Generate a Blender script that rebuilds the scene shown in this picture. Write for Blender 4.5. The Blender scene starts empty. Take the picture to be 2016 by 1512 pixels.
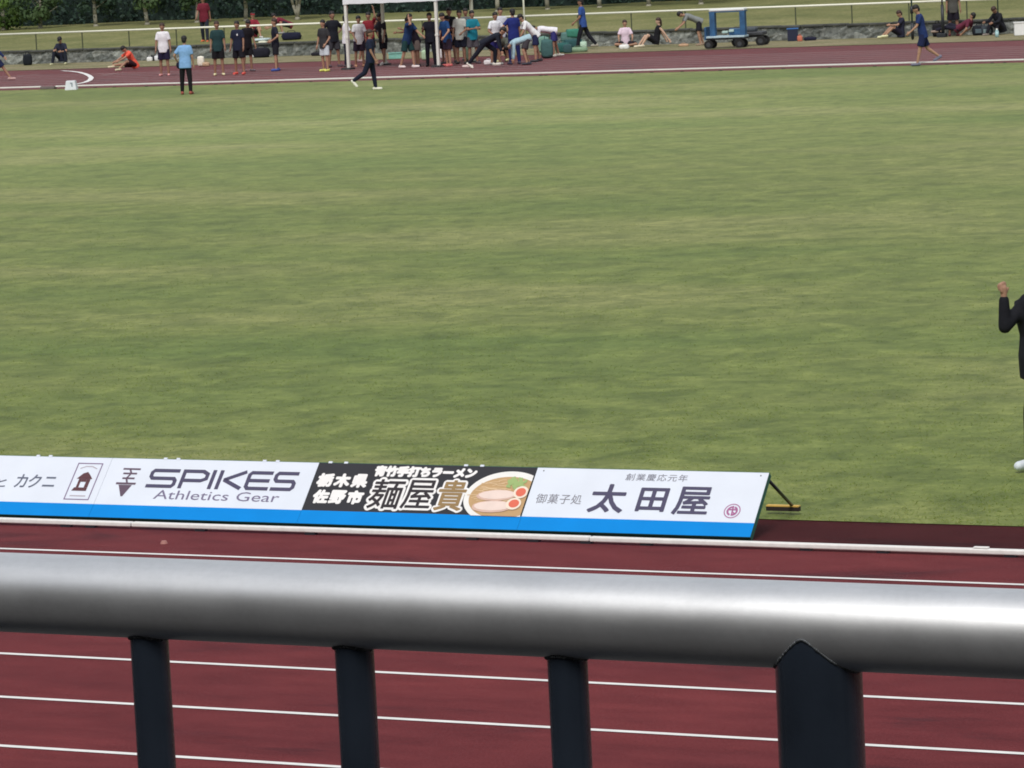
import bpy, bmesh, math, random
import numpy as np
from mathutils import Vector, Matrix, Quaternion
R = math.radians
SC = bpy.context.scene
C = SC.collection
rng = random.Random(7)
nrng = np.random.default_rng(11)

# ------------------------------------------------------------------ camera
H = 4.7022
FPX = 7523.85
FW = Vector((-0.43995217, 0.88961257, -0.12260327))
RT = Vector((0.89795751, 0.43742781, -0.04826201))
UP = Vector((-0.01069559, 0.13132551, 0.99128160))
CAM = Vector((0, 0, H))
cd = bpy.data.cameras.new('camera'); cam = bpy.data.objects.new('camera', cd); C.objects.link(cam)
m = Matrix.Identity(4)
for i in range(3):
    m[i][0] = RT[i]; m[i][1] = UP[i]; m[i][2] = -FW[i]; m[i][3] = CAM[i]
cam.matrix_world = m
cd.sensor_fit = 'HORIZONTAL'; cd.sensor_width = 36; cd.lens = FPX / 2016 * 36
cd.clip_start = 0.1; cd.clip_end = 2000
SC.camera = cam

# ------------------------------------------------------------------ light
SUN_EL, SUN_AZ = R(52), R(166)            # azimuth clockwise from +Y
S = Vector((math.sin(SUN_AZ) * math.cos(SUN_EL), math.cos(SUN_AZ) * math.cos(SUN_EL), math.sin(SUN_EL)))
w = bpy.data.worlds.new("World"); SC.world = w; w.use_nodes = True
nt = w.node_tree; nt.nodes.clear()
sky = nt.nodes.new('ShaderNodeTexSky'); sky.sky_type = 'NISHITA'; sky.sun_disc = False
sky.sun_elevation = SUN_EL; sky.sun_rotation = SUN_AZ
sky.air_density = 1.2; sky.dust_density = 5.0; sky.ozone_density = 1.0
bg = nt.nodes.new('ShaderNodeBackground'); bg.inputs[1].default_value = 0.13
wo = nt.nodes.new('ShaderNodeOutputWorld')
hz_ = nt.nodes.new('ShaderNodeMix'); hz_.data_type = 'RGBA'; hz_.inputs[0].default_value = .78      # thin high cloud over the blue
hz_.inputs[7].default_value = (4.6, 4.7, 4.85, 1)
nt.links.new(sky.outputs[0], hz_.inputs[6]); nt.links.new(hz_.outputs[2], bg.inputs[0]); nt.links.new(bg.outputs[0], wo.inputs[0])
ld = bpy.data.lights.new('sun', 'SUN'); ld.energy = 2.0; ld.angle = R(22); ld.color = (1, .965, .91)
lo = bpy.data.objects.new('sun', ld); C.objects.link(lo)
lo.rotation_euler = S.to_track_quat('Z', 'Y').to_euler(); lo.location = (0, 0, 40)
SC.view_settings.view_transform = 'Standard'; SC.view_settings.look = 'None'
SC.view_settings.exposure = 0.0; SC.view_settings.gamma = 1.0
SC.cycles.filter_width = 1.8
SC.cycles.max_bounces = 6

# ------------------------------------------------------------------ helpers
def at(px, py, Y):
    d = FW + RT * ((px - 1008) / FPX) - UP * ((py - 756) / FPX)
    return CAM + d * (Y / d.y)
def gp(px, py, z=0.0):
    q = gp0(px, py, z)
    if q.y > 117.75: q = Vector((at(px, py, 117.75).x, 117.75, z))
    return q
def gp0(px, py, z=0.0):
    d = FW + RT * ((px - 1008) / FPX) - UP * ((py - 756) / FPX)
    return CAM + d * ((z - H) / d.z)

def srgb(r, g, b):
    f = lambda c: (c / 12.92 if c <= .04045 else ((c + .055) / 1.055) ** 2.4)
    return (f(r / 255), f(g / 255), f(b / 255))

_mats = {}
def mat(name, col, rough=.7, metal=0.0, spec=.5, var=0.0, scale=8.0, bump=0.0, bscale=40.0, sheen=0.0):
    key = (name, tuple(round(c, 4) for c in col), rough, metal, var)
    if key in _mats: return _mats[key]
    M = bpy.data.materials.new(name); M.use_nodes = True
    n = M.node_tree.nodes; l = M.node_tree.links; b = n['Principled BSDF']
    b.inputs['Base Color'].default_value = (*col, 1); b.inputs['Roughness'].default_value = rough
    b.inputs['Metallic'].default_value = metal; b.inputs['Specular IOR Level'].default_value = spec
    if sheen: b.inputs['Sheen Weight'].default_value = sheen
    tc = n.new('ShaderNodeTexCoord')
    if var:
        no = n.new('ShaderNodeTexNoise'); no.inputs['Scale'].default_value = scale; no.inputs['Detail'].default_value = 5
        l.new(tc.outputs['Object'], no.inputs['Vector'])
        rp = n.new('ShaderNodeMapRange'); rp.inputs[1].default_value = .3; rp.inputs[2].default_value = .7
        rp.inputs[3].default_value = 1 - var; rp.inputs[4].default_value = 1 + var
        l.new(no.outputs[0], rp.inputs[0])
        mx = n.new('ShaderNodeMix'); mx.data_type = 'RGBA'; mx.blend_type = 'MULTIPLY'; mx.inputs[0].default_value = 1
        mx.inputs[6].default_value = (*col, 1); l.new(rp.outputs[0], mx.inputs[7]); l.new(mx.outputs[2], b.inputs['Base Color'])
    if bump:
        nb = n.new('ShaderNodeTexNoise'); nb.inputs['Scale'].default_value = bscale; nb.inputs['Detail'].default_value = 4
        l.new(tc.outputs['Object'], nb.inputs['Vector'])
        bp = n.new('ShaderNodeBump'); bp.inputs['Strength'].default_value = bump; bp.inputs['Distance'].default_value = .02
        l.new(nb.outputs[0], bp.inputs['Height']); l.new(bp.outputs[0], b.inputs['Normal'])
    _mats[key] = M
    return M
def cloth(c, rough=.85):
    return mat('cloth', c, rough, spec=.25, var=.10, scale=14, bump=.35, bscale=16)

def link(name, me, M=None, parent=None, loc=None):
    o = bpy.data.objects.new(name, me); C.objects.link(o)
    if M is not None:
        me.materials.clear(); me.materials.append(M)
    if parent: o.parent = parent
    if loc is not None: o.location = loc
    return o
def obj(name, bm, M=None, parent=None, loc=None, smooth=False):
    me = bpy.data.meshes.new(name)
    bm.normal_update(); bm.to_mesh(me); bm.free()
    if smooth:
        for p in me.polygons: p.use_smooth = True
    return link(name, me, M, parent, loc)
def tag(o, label=None, cat=None, group=None, kind=None):
    if label: o['label'] = label
    if cat: o['category'] = cat
    if group: o['group'] = group
    if kind: o['kind'] = kind
    return o
def thing(name, label, cat, loc, rotz=0, group=None):
    o = bpy.data.objects.new(name, None); C.objects.link(o); o.empty_display_size = .1
    o.location = loc; o.rotation_euler = (0, 0, rotz)
    return tag(o, label, cat, group)
def struct(name, bm, M):
    return tag(obj(name, bm, M), kind='structure')

def frame(d):
    d = Vector(d).normalized(); a = Vector((0, 0, 1)) if abs(d.z) < .95 else Vector((1, 0, 0))
    u = d.cross(a).normalized(); v = u.cross(d).normalized(); return d, u, v
def box(bm, c, s, rot=None, bev=0.0):
    r = bmesh.ops.create_cube(bm, size=1)
    vs = r['verts']
    bmesh.ops.scale(bm, verts=vs, vec=s)
    if bev:
        es = list({e for v in vs for e in v.link_edges})
        rr = bmesh.ops.bevel(bm, geom=es, offset=bev, segments=2, affect='EDGES', profile=.5)
        vs = list({v for f in rr['faces'] for v in f.verts} | {v for v in vs if v.is_valid})
    if rot is not None: bmesh.ops.rotate(bm, verts=vs, cent=(0, 0, 0), matrix=rot)
    bmesh.ops.translate(bm, verts=vs, vec=c)
    return vs
def cone(bm, a, b, ra, rb, seg=12, cap=True):
    a = Vector(a); b = Vector(b)
    if (b - a).length < 1e-6: return
    d, u, v = frame(b - a)
    A = []; B = []
    for i in range(seg):
        t = 2 * math.pi * i / seg; o = u * math.cos(t) + v * math.sin(t)
        A.append(bm.verts.new(a + o * ra)); B.append(bm.verts.new(b + o * rb))
    for i in range(seg):
        j = (i + 1) % seg; bm.faces.new((A[i], A[j], B[j], B[i]))
    if cap:
        bm.faces.new(A[::-1]); bm.faces.new(B)
def ball(bm, c, r, s=(1, 1, 1), rot=None, sub=2):
    q = bmesh.ops.create_icosphere(bm, subdivisions=sub, radius=r)['verts']
    bmesh.ops.scale(bm, verts=q, vec=s)
    if rot is not None: bmesh.ops.rotate(bm, verts=q, cent=(0, 0, 0), matrix=rot)
    bmesh.ops.translate(bm, verts=q, vec=c)
def caps(bm, a, b, ra, rb, seg=12):
    cone(bm, a, b, ra, rb, seg); ball(bm, a, ra * .995, sub=2); ball(bm, b, rb * .995, sub=2)
def tube(bm, pts, r, seg=10):
    for a, b in zip(pts[:-1], pts[1:]): cone(bm, a, b, r, r, seg)
    for p in pts[1:-1]: ball(bm, p, r, sub=1)
def loft(bm, secs, seg=20):
    """secs: (centre, axis_u, axis_v) half-axes vectors"""
    rings = []
    for c, u, v in secs:
        rings.append([bm.verts.new(Vector(c) + Vector(u) * math.cos(2 * math.pi * i / seg) + Vector(v) * math.sin(2 * math.pi * i / seg)) for i in range(seg)])
    for A, B in zip(rings[:-1], rings[1:]):
        for i in range(seg):
            j = (i + 1) % seg; bm.faces.new((A[i], A[j], B[j], B[i]))
    bm.faces.new(rings[0][::-1]); bm.faces.new(rings[-1])
def fuse(name, bm, voxel, smooth=3, fac=.5):
    """voxel-remesh overlapping solids to one continuous surface"""
    bmesh.ops.recalc_face_normals(bm, faces=bm.faces)
    me = bpy.data.meshes.new(name); bm.to_mesh(me); bm.free()
    o = bpy.data.objects.new(name, me); C.objects.link(o)
    md = o.modifiers.new('r', 'REMESH'); md.mode = 'VOXEL'; md.voxel_size = voxel
    if smooth:
        sm = o.modifiers.new('s', 'SMOOTH'); sm.iterations = smooth; sm.factor = fac
    dg = bpy.context.evaluated_depsgraph_get()
    out = bpy.data.meshes.new_from_object(o.evaluated_get(dg))
    bpy.data.objects.remove(o); bpy.data.meshes.remove(me)
    out.name = name
    for p in out.polygons: p.use_smooth = True
    return out
def quad(bm, pts):
    return bm.faces.new([bm.verts.new(p) for p in pts])
def sheet(x0, x1, y0, y1, z):
    bm = bmesh.new(); quad(bm, [(x0, y0, z), (x1, y0, z), (x1, y1, z), (x0, y1, z)]); return bm
def tri_cloud(name, centers, sizes, M, parent=None, nrm_up=0.0, seed=0, aspect=.6):
    """many leaf-shaped quads with random facing"""
    g = np.random.default_rng(seed); n = len(centers)
    a = g.normal(size=(n, 3)); a[:, 2] += nrm_up; a /= np.linalg.norm(a, axis=1)[:, None]
    t = g.normal(size=(n, 3)); u = np.cross(a, t); u /= np.linalg.norm(u, axis=1)[:, None]; v = np.cross(a, u)
    s = np.asarray(sizes)[:, None]
    V = np.stack([centers - u * s, centers - v * s * aspect, centers + u * s, centers + v * s * aspect], 1).reshape(-1, 3)
    me = bpy.data.meshes.new(name); me.vertices.add(4 * n); me.vertices.foreach_set('co', V.astype(np.float32).ravel())
    me.loops.add(4 * n); me.loops.foreach_set('vertex_index', np.arange(4 * n, dtype=np.int32))
    me.polygons.add(n); me.polygons.foreach_set('loop_start', np.arange(0, 4 * n, 4, dtype=np.int32))
    me.update(calc_edges=True)
    return link(name, me, M, parent)

def node_mat(name):
    M = bpy.data.materials.new(name); M.use_nodes = True
    n = M.node_tree.nodes; l = M.node_tree.links
    return M, n, l, n['Principled BSDF']
def noise(n, l, vec, scale, detail=4, rough=.55, dist=0.0):
    o = n.new('ShaderNodeTexNoise'); o.inputs['Scale'].default_value = scale; o.inputs['Detail'].default_value = detail
    o.inputs['Roughness'].default_value = rough; o.inputs['Distortion'].default_value = dist
    l.new(vec, o.inputs['Vector']); return o.outputs[0]
def ramp(n, l, fac, stops):
    r = n.new('ShaderNodeValToRGB'); e = r.color_ramp.elements
    while len(e) > 1: e.remove(e[-1])
    e[0].position = stops[0][0]; e[0].color = (*stops[0][1], 1)
    for p, c in stops[1:]:
        q = e.new(p); q.color = (*c, 1)
    l.new(fac, r.inputs[0]); return r.outputs[0]
def mixc(n, l, a, b, fac, mode='MIX'):
    x = n.new('ShaderNodeMix'); x.data_type = 'RGBA'; x.blend_type = mode
    for s, v in ((0, fac), (6, a), (7, b)):
        if hasattr(v, 'node'): l.new(v, x.inputs[s])
        else: x.inputs[s].default_value = v if s == 0 else (*v, 1)
    return x.outputs[2]

# ------------------------------------------------------------------ setting materials
def turf_mat():
    M, n, l, b = node_mat('turf')
    ge = n.new('ShaderNodeNewGeometry'); P = ge.outputs['Position']
    mpb = n.new('ShaderNodeMapping'); mpb.inputs['Scale'].default_value = (.55, 1.5, 1); l.new(P, mpb.inputs[0]); big = noise(n, l, mpb.outputs[0], .13, 4); mid = noise(n, l, P, 1.5, 7, .64, .5); sm = noise(n, l, P, 6.0, 6, .7); fine = noise(n, l, P, 26, 5, .75)
    base = ramp(n, l, big, [(.34, (.100, .158, .030)), (.5, (.136, .182, .040)), (.64, (.184, .214, .064))])
    c = mixc(n, l, base, ramp(n, l, mid, [(.33, (.60, .67, .60)), (.5, (1, 1, 1)), (.67, (1.42, 1.32, 1.45))]), 1.0, 'MULTIPLY')
    # paler area towards the far side of the pitch
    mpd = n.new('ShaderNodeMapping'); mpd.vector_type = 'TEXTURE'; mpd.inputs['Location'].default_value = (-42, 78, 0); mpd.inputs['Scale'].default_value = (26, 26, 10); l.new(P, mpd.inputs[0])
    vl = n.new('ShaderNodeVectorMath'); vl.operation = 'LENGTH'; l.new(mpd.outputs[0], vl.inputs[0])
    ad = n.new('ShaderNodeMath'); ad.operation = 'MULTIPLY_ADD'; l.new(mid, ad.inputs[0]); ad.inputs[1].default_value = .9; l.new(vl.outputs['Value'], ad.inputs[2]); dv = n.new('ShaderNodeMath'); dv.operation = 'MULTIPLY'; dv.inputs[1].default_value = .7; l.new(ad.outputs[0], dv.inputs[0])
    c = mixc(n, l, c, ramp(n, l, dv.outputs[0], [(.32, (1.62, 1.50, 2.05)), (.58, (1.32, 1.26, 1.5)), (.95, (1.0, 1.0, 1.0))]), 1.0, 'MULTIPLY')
    c = mixc(n, l, c, ramp(n, l, sm, [(.33, (.72, .76, .68)), (.5, (1, 1, 1)), (.66, (1.34, 1.28, 1.38))]), .9, 'MULTIPLY')
    c = mixc(n, l, c, ramp(n, l, fine, [(.30, (.74, .78, .72)), (.5, (1, 1, 1)), (.68, (1.32, 1.28, 1.32))]), .9, 'MULTIPLY')
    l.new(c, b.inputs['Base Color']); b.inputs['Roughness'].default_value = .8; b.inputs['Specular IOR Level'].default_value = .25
    b.inputs['Sheen Weight'].default_value = .30; b.inputs['Sheen Roughness'].default_value = .22; b.inputs['Sheen Tint'].default_value = (1, .95, .62, 1)
    bp = n.new('ShaderNodeBump'); bp.inputs['Strength'].default_value = .22; bp.inputs['Distance'].default_value = .02
    l.new(fine, bp.inputs['Height']); l.new(bp.outputs[0], b.inputs['Normal'])
    return M
def track_mat(name, dark=1.0):
    M, n, l, b = node_mat(name)
    ge = n.new('ShaderNodeNewGeometry'); P = ge.outputs['Position']
    mp = n.new('ShaderNodeMapping'); mp.inputs['Scale'].default_value = (.5, 1.3, 1); l.new(P, mp.inputs[0])
    st = noise(n, l, mp.outputs[0], .75, 5, .6, .8); fine = noise(n, l, P, 60, 4, .8); mid = noise(n, l, mp.outputs[0], 3.5, 4)
    c = ramp(n, l, st, [(.30, tuple(v * dark for v in (.070, .024, .030))), (.42, tuple(v * dark for v in (.140, .031, .036))), (.7, tuple(v * dark for v in (.176, .038, .042)))])
    c = mixc(n, l, c, ramp(n, l, mid, [(.35, (.86, .86, .88)), (.65, (1.1, 1.1, 1.1))]), 1.0, 'MULTIPLY')
    c = mixc(n, l, c, ramp(n, l, fine, [(.3, (.66, .66, .66)), (.7, (1.32, 1.32, 1.32))]), 1.0, 'MULTIPLY')
    l.new(c, b.inputs['Base Color']); b.inputs['Roughness'].default_value = .95; b.inputs['Specular IOR Level'].default_value = .06
    b.inputs['Sheen Weight'].default_value = .7; b.inputs['Sheen Roughness'].default_value = .10; b.inputs['Sheen Tint'].default_value = (1, .85, .88, 1)
    bp = n.new('ShaderNodeBump'); bp.inputs['Strength'].default_value = .35; bp.inputs['Distance'].default_value = .006
    l.new(fine, bp.inputs['Height']); l.new(bp.outputs[0], b.inputs['Normal'])
    return M
def bank_mat(name, c0, c1, c2):
    M, n, l, b = node_mat(name)
    ge = n.new('ShaderNodeNewGeometry'); P = ge.outputs['Position']
    a = noise(n, l, P, .5, 5, .6); f = noise(n, l, P, 9, 5, .75)
    c = ramp(n, l, a, [(.32, c0), (.5, c1), (.68, c2)])
    c = mixc(n, l, c, ramp(n, l, f, [(.35, (.6, .62, .55)), (.65, (1.35, 1.3, 1.35))]), .9, 'MULTIPLY')
    l.new(c, b.inputs['Base Color']); b.inputs['Roughness'].default_value = .9
    bp = n.new('ShaderNodeBump'); bp.inputs['Strength'].default_value = .8; bp.inputs['Distance'].default_value = .05
    l.new(f, bp.inputs['Height']); l.new(bp.outputs[0], b.inputs['Normal'])
    return M
def stone_mat():
    M, n, l, b = node_mat('stone')
    tc = n.new('ShaderNodeTexCoord'); mp = n.new('ShaderNodeMapping'); mp.inputs['Scale'].default_value = (1, 1, 1.5)
    l.new(tc.outputs['Object'], mp.inputs[0])
    vo = n.new('ShaderNodeTexVoronoi'); vo.inputs['Scale'].default_value = 2.4; l.new(mp.outputs[0], vo.inputs['Vector'])
    ve = n.new('ShaderNodeTexVoronoi'); ve.feature = 'DISTANCE_TO_EDGE'; ve.inputs['Scale'].default_value = 2.4; l.new(mp.outputs[0], ve.inputs['Vector'])
    sp = n.new('ShaderNodeSeparateColor'); l.new(vo.outputs['Color'], sp.inputs[0])
    c = ramp(n, l, sp.outputs[0], [(0, (.12, .135, .13)), (.55, (.19, .20, .195)), (1, (.32, .34, .325))])
    c = mixc(n, l, c, ramp(n, l, ve.outputs[0], [(0, (.68, .68, .68)), (.06, (1, 1, 1))]), 1, 'MULTIPLY')
    no = noise(n, l, tc.outputs['Object'], 7, 6, .7)
    c = mixc(n, l, c, ramp(n, l, no, [(.3, (.45, .48, .48)), (.7, (1.5, 1.5, 1.45))]), 1, 'MULTIPLY')
    l.new(c, b.inputs['Base Color']); b.inputs['Roughness'].default_value = .9
    bp = n.new('ShaderNodeBump'); bp.inputs['Strength'].default_value = .8; bp.inputs['Distance'].default_value = .05
    l.new(no, bp.inputs['Height']); l.new(bp.outputs[0], b.inputs['Normal'])
    return M
def leaf_mat(name, c0, c1):
    M, n, l, b = node_mat(name)
    ge = n.new('ShaderNodeNewGeometry')
    a = noise(n, l, ge.outputs['Position'], 1.6, 3)
    c = ramp(n, l, a, [(.35, c0), (.65, c1)])
    l.new(c, b.inputs['Base Color']); b.inputs['Roughness'].default_value = .65; b.inputs['Specular IOR Level'].default_value = .3
    return M
def steel_mat():
    M, n, l, b = node_mat('galvanised_steel')
    tc = n.new('ShaderNodeTexCoord'); mp = n.new('ShaderNodeMapping'); mp.inputs['Scale'].default_value = (3, 30, 30)
    l.new(tc.outputs['Object'], mp.inputs[0])
    a = noise(n, l, mp.outputs[0], 3, 4, .6); f = noise(n, l, tc.outputs['Object'], 900, 2); g = noise(n, l, tc.outputs['Object'], 14, 4)
    c = ramp(n, l, a, [(.3, (.73, .75, .775)), (.7, (.80, .82, .845))])
    c = mixc(n, l, c, ramp(n, l, noise(n, l, tc.outputs['Object'], 7, 5, .65, .6), [(.34, (.94, .94, .94)), (.5, (1, 1, 1)), (.62, (1.02, 1.02, 1.02))]), 1, 'MULTIPLY')
    c = mixc(n, l, c, ramp(n, l, noise(n, l, tc.outputs['Object'], 160, 4, .7), [(.3, (.96, .96, .96)), (.6, (1.01, 1.01, 1.01))]), 1, 'MULTIPLY')
    l.new(c, b.inputs['Base Color']); b.inputs['Metallic'].default_value = .92
    l.new(ramp(n, l, g, [(.35, (.43,) * 3), (.65, (.48,) * 3)]), b.inputs['Roughness'])
    bp = n.new('ShaderNodeBump'); bp.inputs['Strength'].default_value = .04; bp.inputs['Distance'].default_value = .001
    l.new(f, bp.inputs['Height']); l.new(bp.outputs[0], b.inputs['Normal'])
    return M

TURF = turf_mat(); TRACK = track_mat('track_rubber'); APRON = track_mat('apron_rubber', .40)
BANK = bank_mat('bank_grass', (.13, .15, .045), (.18, .19, .065), (.24, .235, .095))
STRIP = bank_mat('dry_grass', (.17, .17, .075), (.23, .21, .11), (.29, .25, .15))
WHITE = mat('white_paint', (.82, .82, .80), .55, var=.06, scale=20)
LINE = mat('line_paint', (.80, .80, .79), .7, var=.08, scale=6)
DARK = mat('dark_metal', (.018, .022, .03), .45, var=.1)

# ------------------------------------------------------------------ ground
KN, KF = 25.46, 98.76          # near and far inner kerbs
X0, X1 = -170.0, 90.0
M = bank_mat('ground_grass', (.10, .12, .04), (.13, .14, .05), (.16, .16, .07))
struct('ground', sheet(-600, 600, -300, 900, -.04), M)
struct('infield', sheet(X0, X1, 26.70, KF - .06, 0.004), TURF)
struct('track', sheet(X0, X1, 11.6, KN + .06, 0.0), TRACK)
struct('walkway', sheet(X0, X1, 2.6, 11.65, -.006), mat('asphalt', (.035, .034, .033), .9, var=.2, scale=3))
struct('kerb_strip', sheet(X0, X1, KN + .061, 26.74, -0.002), APRON)
struct('far_track', sheet(X0, X1, KF - .055, 113.1, 0.0), TRACK)
struct('dry_verge', sheet(X0, X1, 113.0, 118.6, 0.012), STRIP)
off = KN + .1836
for k in range(1, 9):
    y = off - 1.22 * k
    struct('lane_line', sheet(X0, X1, y - .026, y + .026, .004), LINE)
for k in range(1, 9):
    y = KF + 1.22 * k
    struct('lane_line', sheet(X0, X1, y - .025, y + .025, .004), LINE)
# painted take-off arc on the far track
bm = bmesh.new()
def ribbon(bm, P, wd, z=.009):
    prev = None
    for i, p in enumerate(P):
        d = (P[min(i + 1, len(P) - 1)] - P[max(i - 1, 0)]).normalized(); n_ = Vector((-d.y, d.x, 0)) * wd / 2
        cur = (bm.verts.new(Vector((p.x, p.y, z)) + n_), bm.verts.new(Vector((p.x, p.y, z)) - n_))
        if prev: bm.faces.new((prev[0], prev[1], cur[1], cur[0]))
        prev = cur
ribbon(bm, [gp0(*q) for q in ((122, 139.6), (140, 140.6), (156, 142.6), (168, 145.8), (176, 149.6), (180, 153.5), (177, 158), (169, 161.8), (159, 164.2), (148, 166))], .16)
struct('track_arc', bm, LINE)
bm = bmesh.new(); ribbon(bm, [gp0(30, 150.5), gp0(78, 146)], .10); struct('track_mark', bm, mat('worn_paint', (.42, .30, .29), .8, var=.2))
bm = bmesh.new(); ribbon(bm, [gp0(196, 149), gp0(244, 143.5)], .10); struct('track_mark', bm, mat('worn_paint', (.42, .30, .29), .8, var=.2))
# grass bank
bm = bmesh.new(); prof = [(118.62, .43), (121, .55), (126, .74), (131, .90), (140, .98), (200, 1.2)]
N = 70
g = [[bm.verts.new((X0 + (X1 - X0) * i / N, y, z + (rng.uniform(-.05, .05) if 0 < k < 5 else 0))) for i in range(N + 1)] for k, (y, z) in enumerate(prof)]
for k in range(len(prof) - 1):
    for i in range(N): bm.faces.new((g[k][i], g[k][i + 1], g[k + 1][i + 1], g[k + 1][i]))
o = struct('grass_bank', bm, BANK)
for pl in o.data.polygons: pl.use_smooth = True
def bank_z(y):
    for (a, za), (b, zb) in zip(prof[:-1], prof[1:]):
        if a <= y <= b: return za + (zb - za) * (y - a) / (b - a)
    return 1.0

# stone retaining wall
bm = bmesh.new(); N = 560; ZS = [0, .1, .2, .3, .4, .46]
rows = []
for k, z in enumerate(ZS):
    rows.append([bm.verts.new((-100 + 80 * i / N, 118.3 + rng.uniform(-.03, .03) + .05 * z, z + (rng.uniform(-.02, .02) if k else 0))) for i in range(N + 1)])
rows.append([bm.verts.new((-100 + 80 * i / N, 118.66, .455 + rng.uniform(-.015, .015))) for i in range(N + 1)])
for A, B in zip(rows[:-1], rows[1:]):
    for i in range(N): bm.faces.new((A[i], A[i + 1], B[i + 1], B[i]))
sw = obj('stone_wall', bm, stone_mat())
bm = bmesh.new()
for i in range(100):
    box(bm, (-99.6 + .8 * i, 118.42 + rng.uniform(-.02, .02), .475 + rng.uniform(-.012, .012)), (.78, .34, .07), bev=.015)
obj('shade_slab', bm, mat('wall_top_shade', (.075, .08, .075), .95, var=.35, scale=3), sw)  # dark slabs added to give the shadow line under the overhanging grass
tag(sw, 'low grey stone retaining wall running below the far grass bank', 'wall')

# white rail fence above the wall
t = thing('rail_fence', 'low white rail on thin dark posts running above the stone wall', 'fence', (-60, 118.95, .44))
bm = bmesh.new(); tube(bm, [(-42, 0, .66), (-20, 0, .665), (0, 0, .66), (20, 0, .68), (45, 0, .67)], .036, 10)
obj('rail', bm, mat('rail_white', (.85, .86, .74), .5, var=.05, scale=1), t, smooth=True)
GP = mat('post_green', (.075, .09, .05), .6)
me = None
for k in range(-18, 20):
    if me is None:
        bm = bmesh.new(); box(bm, (0, 0, .32), (.034, .034, .64)); o = obj('post', bm, GP, t); me = o.data
    else:
        o = link('post', me, None, t)
    o.location = (k * 2.0 + .35, .03, 0)

# kerbs (aluminium tube on feet)
def kerb(name, label, y, xa, xb, seglen, h=.055, wd=.06, gaps=()):
    bm = bmesh.new(); x = xa
    while x < xb:
        e = min(x + seglen, xb)
        if not any(a < (x + e) / 2 < b for a, b in gaps):
            dz = rng.uniform(-.003, .003)
            box(bm, ((x + e) / 2, y + rng.uniform(-.004, .004), h - .018 + dz), (e - x - .008, wd, .036), bev=.008)
        x = e
    o = tag(obj(name, bm, WHITE), label, 'kerb')
    bf = bmesh.new(); x = xa
    while x < xb:
        box(bf, (x + rng.uniform(-.3, .3), y, .009), (.09, wd * .8, .019)); x += rng.uniform(.45, 1.4)
    obj('foot', bf, DARK, o)['kind'] = 'stuff'
    return o
kerb('track_kerb', 'white raised kerb along the near track in front of the advertising boards', KN, -40, 14, 4.0)
ga, gb = gp(83, 176).x, gp(105, 176).x
kerb('track_kerb', 'short left end of the far white kerb, left of its grey gap cover', KF, -120, ga, 4.0, h=.10, wd=.07)
o = kerb('track_kerb', 'long white kerb on the far side of the field, right of the grey gap cover', KF, gb, 10, 4.0, h=.10, wd=.07)
bm = bmesh.new(); box(bm, ((ga + gb) / 2, KF, .045), (gb - ga - .02, .16, .09), bev=.02)
tag(obj('kerb_cover', bm, mat('grey_rubber', (.16, .13, .13), .8, var=.2)), 'grey cover bridging the gap in the far white kerb', 'kerb cover')

# grass blades standing on the infield
def blades():
    g = np.random.default_rng(5); n = 240000
    y = 26.72 + (g.random(n) ** 1.5) * 38; 
    d0 = FW + RT * (-1100 / FPX); d1 = FW + RT * (1100 / FPX)
    xl = d0.x / d0.y * y - .6; xr = d1.x / d1.y * y + 1.6; x = xl + (xr - xl) * g.random(n)
    f = np.sin(x * 2.3 + 1.7 * np.sin(y * 1.1)) * np.sin(y * 1.9 + 1.3 * np.sin(x * .9)) + .6 * np.sin(x * 7.1 + y * 3.3) * np.sin(y * 6.3 - x * 2.2)
    keep = g.random(n) < np.clip(.38 + .3 * f, .08, 1) * np.clip((66 - y) / 25, 0, 1)
    x, y = x[keep], y[keep]; n = len(x)
    h = g.uniform(.006, .018, n); w_ = g.uniform(.003, .0065, n); a = g.uniform(0, 2 * np.pi, n); la = g.uniform(0, 2 * np.pi, n); ln = g.uniform(1.2, 2.4, n) * h
    fl = np.sin(a - la) > 0; a = np.where(fl, a + np.pi, a); ux, uy = np.cos(a) * w_, np.sin(a) * w_; z0 = np.zeros(n)
    tx, ty = x + np.cos(la) * ln, y + np.sin(la) * ln
    V = np.stack([np.stack([x - ux, y - uy, z0], 1), np.stack([x + ux, y + uy, z0], 1), np.stack([tx + ux * .3, ty + uy * .3, h], 1), np.stack([tx - ux * .3, ty - uy * .3, h], 1)], 1).reshape(-1, 3)
    me = bpy.data.meshes.new('grass'); me.vertices.add(4 * n); me.vertices.foreach_set('co', V.astype(np.float32).ravel())
    me.loops.add(4 * n); me.loops.foreach_set('vertex_index', np.arange(4 * n, dtype=np.int32))
    me.polygons.add(n); me.polygons.foreach_set('loop_start', np.arange(0, 4 * n, 4, dtype=np.int32)); me.update(calc_edges=True)
    M, nn, l, b = node_mat('grass_blade'); ge = nn.new('ShaderNodeNewGeometry')
    c = ramp(nn, l, ge.outputs['Random Per Island'], [(0, (.20, .29, .058)), (.45, (.25, .32, .070)), (.8, (.32, .36, .11)), (1, (.44, .44, .20))])
    l.new(c, b.inputs['Base Color']); b.inputs['Roughness'].default_value = .6; b.inputs['Specular IOR Level'].default_value = .3
    tr = nn.new('ShaderNodeBsdfTranslucent'); l.new(c, tr.inputs[0]); ms = nn.new('ShaderNodeMixShader'); ms.inputs[0].default_value = .5; b.inputs['Specular IOR Level'].default_value = 0
    l.new(b.outputs[0], ms.inputs[1]); l.new(tr.outputs[0], ms.inputs[2]); l.new(ms.outputs[0], nn['Material Output'].inputs[0])
    me.normals_split_custom_set_from_vertices([(float(q[0]), float(q[1]), 1.0) for q in np.repeat(g.uniform(-.35, .35, (n, 2)), 4, axis=0)])
    tag(link('grass', me, M), kind='stuff', label='short green and straw grass blades standing on the field', cat='grass')
blades()

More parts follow.
